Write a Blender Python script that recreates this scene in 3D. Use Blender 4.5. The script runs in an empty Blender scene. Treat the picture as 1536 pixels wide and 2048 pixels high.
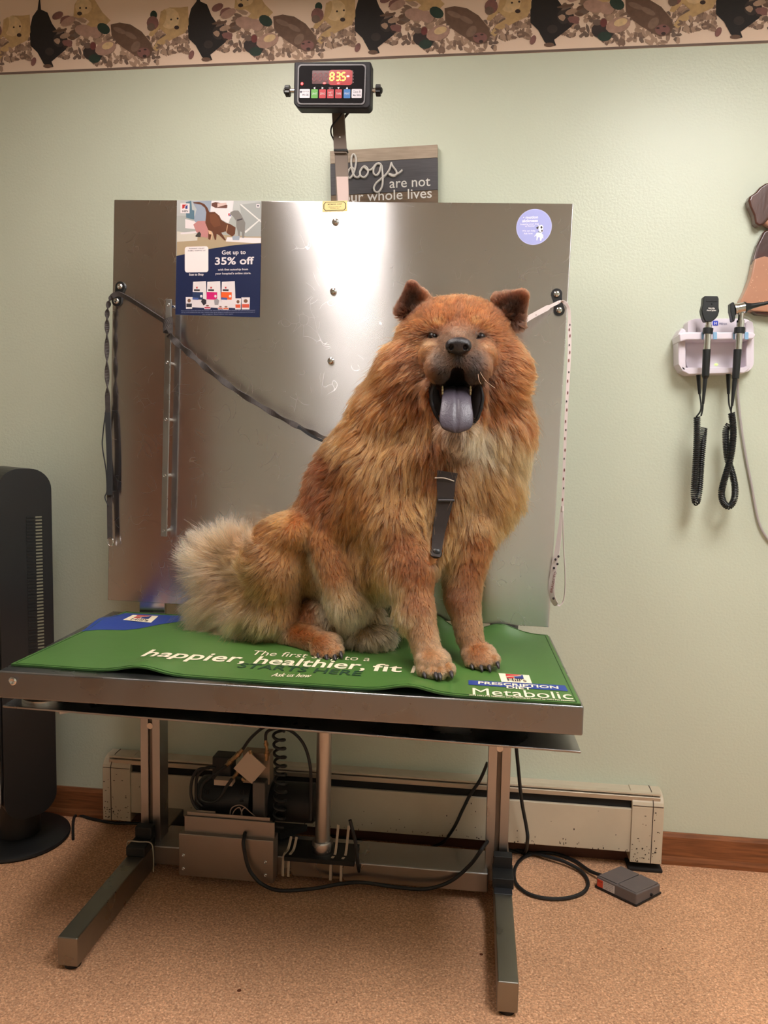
import bpy, bmesh, math, random
import numpy as np
from mathutils import Vector, Matrix, noise, kdtree
from mathutils.geometry import tessellate_polygon
random.seed(7); rng = np.random.default_rng(11)
SC = bpy.context.scene
COL = SC.collection
# ------------------------------------------------------------------ camera
FPX, PSI, THETA, RHO = 1540.0, 0.12, 0.0855, 0.019
CAM = np.array([0.28, -2.344, 1.25])
FW = np.array([-math.sin(PSI)*math.cos(THETA), math.cos(PSI)*math.cos(THETA), -math.sin(THETA)])
_r0 = np.array([math.cos(PSI), math.sin(PSI), 0.0]); _u0 = np.cross(_r0, FW)
RT = math.cos(RHO)*_r0 + math.sin(RHO)*_u0
UP = math.cos(RHO)*_u0 - math.sin(RHO)*_r0
cd = bpy.data.cameras.new('camera'); cam = bpy.data.objects.new('camera', cd); COL.objects.link(cam)
cd.sensor_fit = 'VERTICAL'; cd.sensor_height = 36.0; cd.lens = 36.0*FPX/2048.0; cd.clip_start = 0.05
cam.matrix_world = Matrix(((RT[0], UP[0], -FW[0], CAM[0]), (RT[1], UP[1], -FW[1], CAM[1]), (RT[2], UP[2], -FW[2], CAM[2]), (0, 0, 0, 1)))
SC.camera = cam
SC.view_settings.view_transform = 'Standard'; SC.view_settings.look = 'None'
SC.view_settings.gamma = 1.0; SC.view_settings.use_curve_mapping = False
SC.view_settings.exposure = 0.0
SC.cycles.max_bounces = 8; SC.cycles.diffuse_bounces = 4; SC.cycles.glossy_bounces = 4; SC.cycles.transparent_max_bounces = 8
SC.cycles.use_denoising = True; SC.cycles.denoising_prefilter = 'ACCURATE'
# ------------------------------------------------------------------ world and lamps
w = bpy.data.worlds.new('world'); SC.world = w; w.use_nodes = True
w.node_tree.nodes['Background'].inputs[0].default_value = (0.9, 0.95, 1.0, 1); w.node_tree.nodes['Background'].inputs[1].default_value = 0.05
LAMPS = [  # centre x, y, size x, size y, colour, strength
    (1.10, -1.45, 0.60, 1.15, (1.0, 0.98, 0.96), 22),
    (-0.38, -1.12, 0.25, 1.20, (1.0, 0.92, 0.86), 25),
]
CEIL = 2.62
# ------------------------------------------------------------------ photo geometry: rays through photographed points meet known planes
def ray(x, y):
    d = FW*FPX + RT*(x-768.0) - UP*(y-1024.0)
    return d/np.linalg.norm(d)
def PY(x, y, Y): d = ray(x, y); return CAM + d*((Y-CAM[1])/d[1])
def PZ(x, y, Z): d = ray(x, y); return CAM + d*((Z-CAM[2])/d[2])
def PP(x, y, p0, n): d = ray(x, y); n = np.asarray(n, float); return CAM + d*(((np.asarray(p0)-CAM)@n)/(d@n))
def proj(p):
    v = np.asarray(p) - CAM; z = v@FW
    return np.stack([768+FPX*(v@RT)/z, 1024-FPX*(v@UP)/z], -1)
def mpp(Y): return abs((PY(768, 900, Y)-CAM)@FW)/FPX      # metres per photo pixel at depth Y
# ------------------------------------------------------------------ materials
MATS = {}
def mat(name, col=(0.5, 0.5, 0.5), rough=0.5, metal=0.0, spec=0.5, emit=None, es=1.0, noise_amt=0.0, noise_scale=20.0, bump=0.0, bump_scale=200.0,
        aniso=0.0, alpha=1.0, stretch=(1, 1, 1), col2=None, coat=0.0, trans=0.0, sheen=0.0):
    if name in MATS: return MATS[name]
    m = bpy.data.materials.new(name); m.use_nodes = True; nt = m.node_tree; b = nt.nodes['Principled BSDF']
    b.inputs['Base Color'].default_value = (*col, 1); b.inputs['Roughness'].default_value = rough
    b.inputs['Metallic'].default_value = metal; b.inputs['Specular IOR Level'].default_value = spec
    if emit: b.inputs['Emission Color'].default_value = (*emit, 1); b.inputs['Emission Strength'].default_value = es
    if coat: b.inputs['Coat Weight'].default_value = coat
    if trans: b.inputs['Transmission Weight'].default_value = trans
    if sheen: b.inputs['Sheen Weight'].default_value = sheen
    if alpha < 1: b.inputs['Alpha'].default_value = alpha
    tc = nt.nodes.new('ShaderNodeTexCoord'); mp = nt.nodes.new('ShaderNodeMapping'); mp.inputs['Scale'].default_value = stretch
    nt.links.new(tc.outputs['Object'], mp.inputs[0])
    if noise_amt > 0:
        n = nt.nodes.new('ShaderNodeTexNoise'); n.inputs['Scale'].default_value = noise_scale; n.inputs['Detail'].default_value = 6
        nt.links.new(mp.outputs[0], n.inputs['Vector'])
        r = nt.nodes.new('ShaderNodeMapRange'); r.inputs[1].default_value = 0.3; r.inputs[2].default_value = 0.7
        nt.links.new(n.outputs[0], r.inputs[0])
        mx = nt.nodes.new('ShaderNodeMix'); mx.data_type = 'RGBA'
        c2 = col2 if col2 else tuple(c*(1-noise_amt) for c in col)
        mx.inputs[6].default_value = (*col, 1); mx.inputs[7].default_value = (*c2, 1)
        nt.links.new(r.outputs[0], mx.inputs[0]); nt.links.new(mx.outputs[2], b.inputs['Base Color'])
    if bump > 0:
        n2 = nt.nodes.new('ShaderNodeTexNoise'); n2.inputs['Scale'].default_value = bump_scale; n2.inputs['Detail'].default_value = 3
        nt.links.new(mp.outputs[0], n2.inputs['Vector'])
        bp = nt.nodes.new('ShaderNodeBump'); bp.inputs['Strength'].default_value = bump; bp.inputs['Distance'].default_value = 0.002
        nt.links.new(n2.outputs[0], bp.inputs['Height']); nt.links.new(bp.outputs[0], b.inputs['Normal'])
    MATS[name] = m; return m
def brushed(name, col, rough, aniso, axis='V', bump=0.05, smudge=0.08):
    """stainless steel: brush lines run across `axis`, so reflections smear along it"""
    if name in MATS: return MATS[name]
    m = mat(name, col, rough, 1.0); nt = m.node_tree; b = nt.nodes['Principled BSDF']
    tc = nt.nodes.new('ShaderNodeTexCoord')
    n = nt.nodes.new('ShaderNodeTexNoise'); n.inputs['Scale'].default_value = 7; n.inputs['Detail'].default_value = 8
    nt.links.new(tc.outputs['Object'], n.inputs['Vector'])
    r = nt.nodes.new('ShaderNodeMapRange'); r.inputs[1].default_value = 0.3; r.inputs[2].default_value = 0.75
    r.inputs[3].default_value = rough*(1-smudge*2); r.inputs[4].default_value = rough*(1+smudge*3)
    nt.links.new(n.outputs[0], r.inputs[0]); nt.links.new(r.outputs[0], b.inputs['Roughness'])
    mp = nt.nodes.new('ShaderNodeMapping')
    mp.inputs['Scale'].default_value = (2, 2, 900) if axis == 'V' else (900, 900, 4)
    nt.links.new(tc.outputs['Object'], mp.inputs[0])
    n2 = nt.nodes.new('ShaderNodeTexNoise'); n2.inputs['Scale'].default_value = 1.0; n2.inputs['Detail'].default_value = 2
    nt.links.new(mp.outputs[0], n2.inputs['Vector'])
    bp = nt.nodes.new('ShaderNodeBump'); bp.inputs['Strength'].default_value = bump; bp.inputs['Distance'].default_value = 0.001
    nt.links.new(n2.outputs[0], bp.inputs['Height'])
    if bump: nt.links.new(bp.outputs[0], b.inputs['Normal'])
    if aniso:
        b.inputs['Anisotropic'].default_value = aniso
        t = nt.nodes.new('ShaderNodeCombineXYZ'); t.inputs[0].default_value = 0.0 if axis == 'V' else 1.0; t.inputs[2].default_value = 1.0 if axis == 'V' else 0.0
        nt.links.new(t.outputs[0], b.inputs['Tangent'])
    return m
def S(r, g, b):   # 8-bit sRGB to linear
    return tuple(((c/255)/12.92 if c/255 <= 0.04045 else ((c/255+0.055)/1.055)**2.4) for c in (r, g, b))
# ------------------------------------------------------------------ mesh building
class MB:
    def __init__(self): self.v = []; self.f = []; self.mi = []; self.sm = []; self.mats = []
    def m(self, material):
        if material not in self.mats: self.mats.append(material)
        return self.mats.index(material)
    def add(self, vs, fs, material, smooth=False):
        o = len(self.v); k = self.m(material)
        self.v += [tuple(map(float, p)) for p in vs]
        for f in fs: self.f.append(tuple(o+i for i in f)); self.mi.append(k); self.sm.append(smooth)
        return self
    def hexa(self, p, material):          # 8 corners: bottom 4 ccw, top 4 ccw
        return self.add(p, [(3, 2, 1, 0), (4, 5, 6, 7), (0, 1, 5, 4), (1, 2, 6, 5), (2, 3, 7, 6), (3, 0, 4, 7)], material)
    def box(self, c, s, material, rot=None):
        x, y, z = (q/2 for q in s)
        p = [(-x, -y, -z), (x, -y, -z), (x, y, -z), (-x, y, -z), (-x, -y, z), (x, -y, z), (x, y, z), (-x, y, z)]
        R = rot if rot is not None else Matrix.Identity(3)
        return self.hexa([tuple(Vector(c)+R@Vector(q)) for q in p], material)
    def prism(self, outline, frame, depth, material, smooth=False, back=True):
        """2-D outline in frame (origin, u, v, n); extruded from 0 to depth along n"""
        o, u, v, n = (np.asarray(a, float) for a in frame)
        k = len(outline)
        area = sum(outline[i][0]*outline[(i+1) % k][1]-outline[(i+1) % k][0]*outline[i][1] for i in range(k))
        if area < 0: outline = outline[::-1]
        tri = tessellate_polygon([[Vector((a, b, 0)) for a, b in outline]])
        P0 = [o+u*a+v*b for a, b in outline]; P1 = [p+n*depth for p in P0]
        def fix(t):
            a, b, c = (outline[i] for i in t)
            return t if (b[0]-a[0])*(c[1]-a[1])-(b[1]-a[1])*(c[0]-a[0]) > 0 else t[::-1]
        tri = [fix(tuple(t)) for t in tri]
        self.add(P1, tri, material)
        if back: self.add(P0, [t[::-1] for t in tri], material)
        if depth: self.add(P0+P1, [(i, (i+1) % k, k+(i+1) % k, k+i) for i in range(k)], material, smooth)
        return self
    def tube(self, pts, r, material, n=10, caps=True, flat=1.0, side=None):
        pts = [np.asarray(p, float) for p in pts]; k = len(pts)
        rs = r if hasattr(r, '__len__') else [r]*k
        vs = []; prev = None
        for i in range(k):
            t = pts[min(i+1, k-1)]-pts[max(i-1, 0)]; t = t/(np.linalg.norm(t)+1e-12)
            if side is not None: a = np.asarray(side(i/(k-1)) if callable(side) else side, float)
            elif prev is None: a = np.array([0, 0, 1.0]) if abs(t[2]) < 0.9 else np.array([1.0, 0, 0])
            else: a = prev
            a = a-t*(a@t); a /= (np.linalg.norm(a)+1e-12); prev = a; b = np.cross(t, a)
            for j in range(n):
                q = 2*math.pi*j/n; vs.append(pts[i]+rs[i]*(a*math.cos(q)+b*flat*math.sin(q)))
        fs = [(i*n+j, i*n+(j+1) % n, (i+1)*n+(j+1) % n, (i+1)*n+j) for i in range(k-1) for j in range(n)]
        self.add(vs, fs, material, True)
        if caps:
            self.add([vs[j] for j in range(n)], [tuple(range(n))[::-1]], material)
            self.add([vs[(k-1)*n+j] for j in range(n)], [tuple(range(n))], material)
        return self
    def strap(self, pts, width, thick, material, wdir):
        """flat webbing along pts; wdir(i/(k-1)) or vector gives its width direction"""
        k = len(pts); pts = [np.asarray(p, float) for p in pts]; vs = []
        for i in range(k):
            t = pts[min(i+1, k-1)]-pts[max(i-1, 0)]; t /= np.linalg.norm(t)
            a = np.asarray(wdir(i/(k-1)) if callable(wdir) else wdir, float); a = a-t*(a@t); a /= np.linalg.norm(a); b = np.cross(t, a)
            wd = (width(i/(k-1)) if callable(width) else width)/2; th = thick/2
            vs += [pts[i]+a*wd+b*th, pts[i]-a*wd+b*th, pts[i]-a*wd-b*th, pts[i]+a*wd-b*th]
        fs = [(i*4+j, i*4+(j+1) % 4, (i+1)*4+(j+1) % 4, (i+1)*4+j) for i in range(k-1) for j in range(4)]
        fs += [(3, 2, 1, 0), tuple((k-1)*4+j for j in range(4))]
        return self.add(vs, fs, material, False)
    def cyl(self, p0, p1, r0, material, r1=None, n=20): return self.tube([p0, p1], [r0, r0 if r1 is None else r1], material, n)
    def lathe(self, prof, origin, axis, material, n=28, mats=None):
        a = np.asarray(axis, float); a /= np.linalg.norm(a)
        u = np.cross(a, [0, 0, 1.0]) if abs(a[2]) < 0.9 else np.array([1.0, 0, 0]); u /= np.linalg.norm(u); v = np.cross(a, u); o = np.asarray(origin, float)
        vs = [o+a*z+(u*math.cos(2*math.pi*j/n)+v*math.sin(2*math.pi*j/n))*max(r, 1e-5) for r, z in prof for j in range(n)]
        fs = [(i*n+j, i*n+(j+1) % n, (i+1)*n+(j+1) % n, (i+1)*n+j) for i in range(len(prof)-1) for j in range(n)]
        return self.add(vs, fs, material, True)
    def ell(self, c, r, material, rot=None, n=20, m=12):
        R = rot if rot is not None else Matrix.Identity(3)
        if not hasattr(r, '__len__'): r = (r, r, r)
        vs = []
        for i in range(m+1):
            th = math.pi*i/m
            for j in range(n):
                ph = 2*math.pi*j/n
                vs.append(tuple(Vector(c)+R@Vector((r[0]*math.sin(th)*math.cos(ph), r[1]*math.sin(th)*math.sin(ph), r[2]*math.cos(th)))))
        fs = [(i*n+j, (i+1)*n+j, (i+1)*n+(j+1) % n, i*n+(j+1) % n) for i in range(m) for j in range(n)]
        return self.add(vs, fs, material, True)
    def text(self, s, origin, u, v, size, material, n=None, depth=0.0, width=None, bold=0.0, align='LEFT', shear=0.0, spacing=1.0, drape=None):
        d = textdata(s, bold, depth/size if size else 0, align, shear, spacing)
        vs, fs, w_, = d
        sx = size if width is None else width/max(w_, 1e-6)
        x0 = {'LEFT': 0, 'CENTER': 0, 'RIGHT': 0}[align]
        o, u, v = (np.asarray(a, float) for a in (origin, u, v)); n = np.cross(u, v) if n is None else np.asarray(n, float)
        pts = [o+u*(a[0]+x0)*sx+v*a[1]*size+n*a[2]*size for a in vs]
        if drape: pts = [drape(p) for p in pts]
        return self.add(pts, fs, material)
    def build(self, name, parent=None, bevel=0.0, seg=2, weld=True, label=None, **props):
        me = bpy.data.meshes.new(name); me.from_pydata(self.v, [], self.f)
        for m_ in self.mats: me.materials.append(m_)
        me.polygons.foreach_set('material_index', self.mi); me.polygons.foreach_set('use_smooth', self.sm); me.update()
        if weld:
            bm = bmesh.new(); bm.from_mesh(me); bmesh.ops.remove_doubles(bm, verts=bm.verts, dist=1e-5)
            for e in bm.edges:
                if len(e.link_faces) == 2 and e.calc_face_angle(0) > 0.7: e.smooth = False
            bm.to_mesh(me); bm.free()
        o = bpy.data.objects.new(name, me); COL.objects.link(o)
        if parent is not None: setp(o, parent)
        if bevel:
            b = o.modifiers.new('bevel', 'BEVEL'); b.width = bevel; b.segments = seg; b.limit_method = 'ANGLE'; b.angle_limit = 0.7; b.harden_normals = True
        if label: o['label'] = label
        for k_, v_ in props.items(): o[k_] = v_
        return o
_tc = {}
def textdata(s, bold, depth, align, shear, spacing):
    key = (s, bold, round(depth, 4), align, shear, spacing)
    if key in _tc: return _tc[key]
    c = bpy.data.curves.new('t', 'FONT'); c.body = s; c.offset = bold; c.extrude = depth/2; c.align_x = align; c.shear = shear; c.space_character = spacing; c.resolution_u = 3
    o = bpy.data.objects.new('t', c); COL.objects.link(o); dg = bpy.context.evaluated_depsgraph_get()
    me = bpy.data.meshes.new_from_object(o.evaluated_get(dg))
    vs = [tuple(q.co) for q in me.vertices]; fs = [tuple(p.vertices) for p in me.polygons]
    w_ = max([q[0] for q in vs], default=1)-min([q[0] for q in vs], default=0)
    if depth: vs = [(a, b, z+depth/2) for a, b, z in vs]
    bpy.data.objects.remove(o); bpy.data.curves.remove(c); bpy.data.meshes.remove(me)
    _tc[key] = (vs, fs, w_); return _tc[key]
def setp(o, parent):
    o.parent = parent
    o.matrix_parent_inverse = Matrix.Translation(-Vector(parent.location)) if parent.type == 'EMPTY' else Matrix.Identity(4)
def thing(name, label, cat, loc, group=None):
    o = bpy.data.objects.new(name, None); COL.objects.link(o); o.location = tuple(map(float, loc)); o.empty_display_size = 0.05
    o['label'] = label; o['category'] = cat
    if group: o['group'] = group
    return o
def tag(o, label, cat, group=None):
    o['label'] = label; o['category'] = cat
    if group: o['group'] = group
    return o
def struct(o): o['kind'] = 'structure'; return o
def rrect(w_, h_, r, n=6, cx=0, cy=0):
    out = []
    for (sx, sy, a0) in ((1, -1, -90), (1, 1, 0), (-1, 1, 90), (-1, -1, 180)):
        for i in range(n+1):
            a = math.radians(a0+90*i/n); out.append((cx+sx*(w_/2-r)+r*math.cos(a), cy+sy*(h_/2-r)+r*math.sin(a)))
    return out
def spline(pts, n=8):
    pts = [np.asarray(p, float) for p in pts]; out = []
    for i in range(len(pts)-1):
        a, b, c, d = pts[max(i-1, 0)], pts[i], pts[i+1], pts[min(i+2, len(pts)-1)]
        for j in range(n):
            t = j/n; out.append(0.5*((2*b)+(-a+c)*t+(2*a-5*b+4*c-d)*t*t+(-a+3*b-3*c+d)*t**3))
    out.append(pts[-1]); return out
# ================================================================== ROOM
XL, XR, YF = -3.2, 2.25, -3.6
wallm = mat('wall_paint', S(203, 208, 189), 0.35, spec=0.35, bump=0.35, bump_scale=140, noise_amt=0.03, noise_scale=2.5)
floorm = mat('floor_carpet', S(196, 148, 112), 0.9, spec=0.12)
def floor_nodes():
    nt = floorm.node_tree; b = nt.nodes['Principled BSDF']; tc = nt.nodes.new('ShaderNodeTexCoord')
    mp = nt.nodes.new('ShaderNodeMapping'); mp.inputs['Scale'].default_value = (1, 1, 1); nt.links.new(tc.outputs['Object'], mp.inputs[0])
    n1 = nt.nodes.new('ShaderNodeTexNoise'); n1.inputs['Scale'].default_value = 190; n1.inputs['Detail'].default_value = 8; n1.inputs['Roughness'].default_value = 0.65; nt.links.new(mp.outputs[0], n1.inputs['Vector'])
    cr = nt.nodes.new('ShaderNodeValToRGB'); e = cr.color_ramp.elements
    e[0].position = 0.30; e[0].color = (*S(128, 88, 62), 1); e[1].position = 0.68; e[1].color = (*S(234, 198, 164), 1)
    k = e.new(0.42); k.color = (*S(190, 141, 108), 1); k = e.new(0.56); k.color = (*S(207, 158, 122), 1)
    nt.links.new(n1.outputs[0], cr.inputs[0])
    n2 = nt.nodes.new('ShaderNodeTexNoise'); n2.inputs['Scale'].default_value = 3.0; n2.inputs['Detail'].default_value = 5; nt.links.new(mp.outputs[0], n2.inputs['Vector'])
    r2 = nt.nodes.new('ShaderNodeMapRange'); r2.inputs[1].default_value = 0.3; r2.inputs[2].default_value = 0.7; r2.inputs[3].default_value = 0.88; r2.inputs[4].default_value = 1.06
    nt.links.new(n2.outputs[0], r2.inputs[0])
    vc = nt.nodes.new('ShaderNodeTexVoronoi'); vc.inputs['Scale'].default_value = 260; nt.links.new(mp.outputs[0], vc.inputs['Vector'])
    sc_ = nt.nodes.new('ShaderNodeSeparateColor'); nt.links.new(vc.outputs['Color'], sc_.inputs[0])
    mr = nt.nodes.new('ShaderNodeMapRange'); mr.inputs[3].default_value = 0.78; mr.inputs[4].default_value = 1.28; nt.links.new(sc_.outputs[0], mr.inputs[0])
    ms = nt.nodes.new('ShaderNodeVectorMath'); ms.operation = 'SCALE'; nt.links.new(cr.outputs[0], ms.inputs[0]); nt.links.new(mr.outputs[0], ms.inputs['Scale'])
    mm = nt.nodes.new('ShaderNodeVectorMath'); mm.operation = 'SCALE'; nt.links.new(ms.outputs[0], mm.inputs[0]); nt.links.new(r2.outputs[0], mm.inputs['Scale'])
    # sparse dark crumbs and stains
    vo = nt.nodes.new('ShaderNodeTexVoronoi'); vo.inputs['Scale'].default_value = 9; nt.links.new(mp.outputs[0], vo.inputs['Vector'])
    lt = nt.nodes.new('ShaderNodeMath'); lt.operation = 'LESS_THAN'; lt.inputs[1].default_value = 0.045; nt.links.new(vo.outputs['Distance'], lt.inputs[0])
    gt = nt.nodes.new('ShaderNodeSeparateColor'); nt.links.new(vo.outputs['Color'], gt.inputs[0])
    g2 = nt.nodes.new('ShaderNodeMath'); g2.operation = 'GREATER_THAN'; g2.inputs[1].default_value = 0.86; nt.links.new(gt.outputs[0], g2.inputs[0])
    mu = nt.nodes.new('ShaderNodeMath'); mu.operation = 'MULTIPLY'; nt.links.new(lt.outputs[0], mu.inputs[0]); nt.links.new(g2.outputs[0], mu.inputs[1])
    mx = nt.nodes.new('ShaderNodeMix'); mx.data_type = 'RGBA'; mx.inputs[7].default_value = (*S(92, 50, 32), 1)
    nt.links.new(mu.outputs[0], mx.inputs[0]); nt.links.new(mm.outputs[0], mx.inputs[6]); nt.links.new(mx.outputs[2], b.inputs['Base Color'])
    bp = nt.nodes.new('ShaderNodeBump'); bp.inputs['Strength'].default_value = 0.5; bp.inputs['Distance'].default_value = 0.002
    nt.links.new(n1.outputs[0], bp.inputs['Height']); nt.links.new(bp.outputs[0], b.inputs['Normal'])
floor_nodes()
ceilm = mat('ceiling_white', S(214, 210, 204), 0.9)
sidem = mat('side_wall_paint', S(214, 220, 208), 0.6)
T = 0.1
struct(MB().box(((XL+XR)/2, YF/2, -T/2), (XR-XL+2*T, -YF+2*T, T), floorm).build('floor'))
struct(MB().box(((XL+XR)/2, YF/2, CEIL+T/2), (XR-XL+2*T, -YF+2*T, T), ceilm).build('ceiling'))
struct(MB().box(((XL+XR)/2, T/2, CEIL/2), (XR-XL+2*T, T, CEIL), wallm).build('wall_back'))
struct(MB().box((XL-T/2, YF/2, CEIL/2), (T, -YF, CEIL), sidem).build('wall_left'))
struct(MB().box((XR+T/2, YF/2, CEIL/2), (T, -YF, CEIL), sidem).build('wall_right'))
struct(MB().box(((XL+XR)/2, YF-T/2, CEIL/2), (XR-XL+2*T, T, CEIL), sidem).build('wall_front'))
# what the steel mirrors: wooden door and white cabinet on the wall behind the photographer
woodm = mat('door_wood', S(150, 84, 58), 0.45, noise_amt=0.3, noise_scale=6, stretch=(9, 9, 0.8))
d = MB(); d.box((-2.26, YF+0.025, 1.03), (0.44, 0.05, 2.06), woodm)
dr = struct(d.build('door_1', bevel=0.004))
MB().cyl((-2.10, YF+0.05, 1.0), (-2.10, YF+0.10, 1.0), 0.012, mat('knob_brass', S(190, 150, 80), 0.25, 1)).ell((-2.10, YF+0.115, 1.0), 0.028, mat('knob_brass')).build('door_handle', dr)
f_ = MB()
for x_ in (-2.51, -2.01): f_.box((x_, YF+0.03, 1.07), (0.10, 0.06, 2.14), woodm)
f_.box((-2.26, YF+0.03, 2.16), (0.60, 0.06, 0.10), woodm)
f_.build('door_frame', dr)
# ceiling lamps
for i, (x, y, sx, sy, c, st) in enumerate(LAMPS):
    t = thing('ceiling_light', ['wide flush ceiling light panel above the right of the room', 'narrow flush ceiling light panel above the exam table'][i], 'ceiling light', (x, y, CEIL), 'ceiling light panels')
    fr = MB(); tr = mat('lamp_frame', (0.8, 0.8, 0.8), 0.5)
    for s in (-1, 1):
        fr.box((x+s*(sx/2+0.015), y, CEIL-0.025), (0.03, sy+0.06, 0.05), tr); fr.box((x, y+s*(sy/2+0.015), CEIL-0.025), (sx, 0.03, 0.05), tr)
    fr.build('frame', t)
    MB().box((x, y, CEIL-0.02), (sx, sy, 0.03), mat('lamp_diffuser_%d' % i, (0.9, 0.9, 0.9), 0.5, emit=c, es=st)).build('diffuser', t)
# baseboards
bbm = mat('oak_baseboard', S(150, 92, 56), 0.4, noise_amt=0.5, noise_scale=5, stretch=(2, 14, 30), spec=0.4)
def baseboard(name, x0, x1):
    pr = [(0, 0), (0.016, 0), (0.016, 0.012), (0.012, 0.026), (0.012, 0.086), (0.006, 0.097), (0, 0.097)]
    b = MB(); b.prism([(-a, z) for a, z in pr], ((x0, 0, 0), (0, 1, 0), (0, 0, 1), (1, 0, 0)), x1-x0, bbm)
    return struct(b.build(name))
baseboard('baseboard_left', XL, -0.905); baseboard('baseboard_right', 0.869, XR)
struct(MB().box((-0.02, -0.006, 0.03), (1.77, 0.012, 0.06), mat('old_skirt', S(86, 50, 34), 0.7)).build('baseboard_back'))
# ------------------------------------------------ wallpaper border with retriever puppies
def border():
    z0, z1 = 2.3805, CEIL-0.002
    paper = mat('border_paper', S(236, 208, 186), 0.7, noise_amt=0.06, noise_scale=3)
    b = MB(); b.box(((XL+XR)/2, -0.0006, (z0+z1)/2), (XR-XL, 0.0012, z1-z0), paper)
    b.box(((XL+XR)/2, -0.0009, z0+0.0035), (XR-XL, 0.0018, 0.0065), mat('border_line', S(112, 92, 82), 0.7))
    P = lambda x, y: PY(x, y, 0)
    x_a = P(78, 60)[0]; per = P(395, 60)[0]-x_a
    cols = dict(blk=(34, 28, 28), yel=(206, 170, 122), choc=(112, 84, 68), grn=(40, 60, 50), dk=(60, 48, 46), pink=(186, 148, 132), red=(120, 60, 58), gry=(120, 98, 86), leafa=(160, 130, 112), leafb=(136, 108, 92), leafc=(182, 150, 128), mauv=(140, 96, 90), nose=(60, 42, 38), yel2=(228, 196, 150))
    M_ = {k: mat('print_'+k, S(*c), 0.7, noise_amt=0.22, noise_scale=70) for k, c in cols.items()}
    lay = [0]
    def poly(pts, k, x0):
        lay[0] += 1; dep = 0.0013+0.000004*lay[0]
        q = [P(*p) for p in pts]; out = [(a[0]-Pbase+x0, a[2]) for a in q]
        b.prism(out, ((0, -dep, 0), (1, 0, 0), (0, 0, 1), (0, -1, 0)), 0, M_[k], back=False)
    def blob(cx, cy, rx, ry, k, x0, rot=0, n=12, jit=0.0, rr=None):
        c, s = math.cos(rot), math.sin(rot); pts = []
        for i in range(n):
            a = 2*math.pi*i/n; j = 1+(rr.uniform(-jit, jit) if rr else 0)
            px, py = rx*math.cos(a)*j, ry*math.sin(a)*j
            pts.append((cx+px*c-py*s, cy+px*s+py*c))
        poly(pts, k, x0)
    Pbase = x_a
    kmin = int(math.floor((-1.5-x_a)/per)); kmax = int(math.ceil((1.6-x_a)/per))
    for k in range(kmin, kmax+1):
        x0 = x_a+k*per; rr = random.Random(5); lay[0] = 0
        # leaves heap under everything
        for i in range(300):
            u = rr.uniform(0, 1); x = 4+u*318; top = 98-10*math.sin(u*6.2)
            y = rr.uniform(top-34, top+26)
            blob(x, y, rr.uniform(4, 9), rr.uniform(2.5, 5), rr.choice(['leafa', 'leafb', 'leafc', 'leafc', 'gry']), x0, rr.uniform(0, 3), 6, 0.3, rr)
        # black pup: tail, back end up, shoulders, head, paws
        poly([(76, 20), (79, -2), (81, -2), (83, 20), (96, 26), (105, 48), (115, 62), (128, 62), (139, 88), (132, 100), (118, 112), (104, 124), (108, 134), (98, 137), (88, 128), (76, 106), (62, 92), (60, 60), (66, 34)], 'blk', x0)
        blob(100, 104, 9, 8, 'dk', x0); blob(120, 80, 13, 15, 'dk', x0, 0.3); blob(132, 92, 6, 5, 'nose', x0); blob(96, 133, 9, 4, 'choc', x0); blob(68, 124, 5, 9, 'mauv', x0, 0.3)
        # game birds between
        for i in range(16): blob(rr.uniform(112, 168), rr.uniform(38, 92), rr.uniform(6, 14), rr.uniform(3, 6), rr.choice(['gry', 'choc', 'leafb', 'mauv', 'leafc']), x0, rr.uniform(-0.6, 0.6), 9, 0.15, rr)
        blob(116, 32, 12, 7, 'mauv', x0, -0.5); blob(137, 44, 16, 8, 'pink', x0, -0.5)
        # yellow pup lying over
        poly([(148, 34), (150, 10), (158, -2), (186, -2), (196, 10), (206, 26), (222, 42), (214, 50), (198, 52), (182, 58), (174, 70), (168, 68), (172, 52), (180, 44), (170, 36), (158, 37)], 'yel', x0)
        blob(168, 14, 17, 16, 'yel2', x0); blob(190, 14, 6, 15, 'yel', x0, -0.2); blob(161, 17, 2, 2, 'nose', x0); blob(173, 17, 2, 2, 'nose', x0); blob(160, 28, 5, 4, 'nose', x0)
        # mallards
        blob(170, 62, 20, 12, 'pink', x0, 0.2); blob(190, 66, 14, 11, 'pink', x0, 0.5); blob(208, 58, 14, 10, 'grn', x0, 0.6)
        blob(186, 108, 20, 15, 'dk', x0, 0.3); blob(176, 92, 8, 6, 'gry', x0); blob(187, 93, 6, 8, 'red', x0); blob(190, 118, 12, 9, 'grn', x0)
        blob(212, 97, 22, 14, 'pink', x0, -0.35); blob(216, 92, 12, 7, 'yel2', x0, -0.35)
        # chocolate pup asleep
        poly([(222, 50), (240, 46), (262, 50), (284, 64), (300, 84), (307, 100), (300, 116), (284, 118), (268, 110), (250, 98), (236, 88), (224, 72)], 'choc', x0)
        blob(278, 98, 20, 16, 'choc', x0, 0.4); blob(288, 106, 13, 10, 'mauv', x0); blob(272, 94, 8, 12, 'leafb', x0, 0.6); blob(291, 100, 3, 1.6, 'nose', x0); blob(280, 103, 3, 1.6, 'nose', x0); blob(290, 113, 4, 3, 'nose', x0); blob(240, 62, 14, 5, 'leafb', x0, 0.4); blob(262, 72, 14, 5, 'leafb', x0, 0.5)
        # second yellow pup, right of it
        poly([(322, 24), (340, 16), (362, 16), (377, 14), (378, 50), (372, 66), (352, 76), (330, 88), (314, 104), (306, 98), (316, 82), (334, 70), (320, 58), (306, 74), (298, 72), (304, 58), (318, 50)], 'yel', x0)
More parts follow.
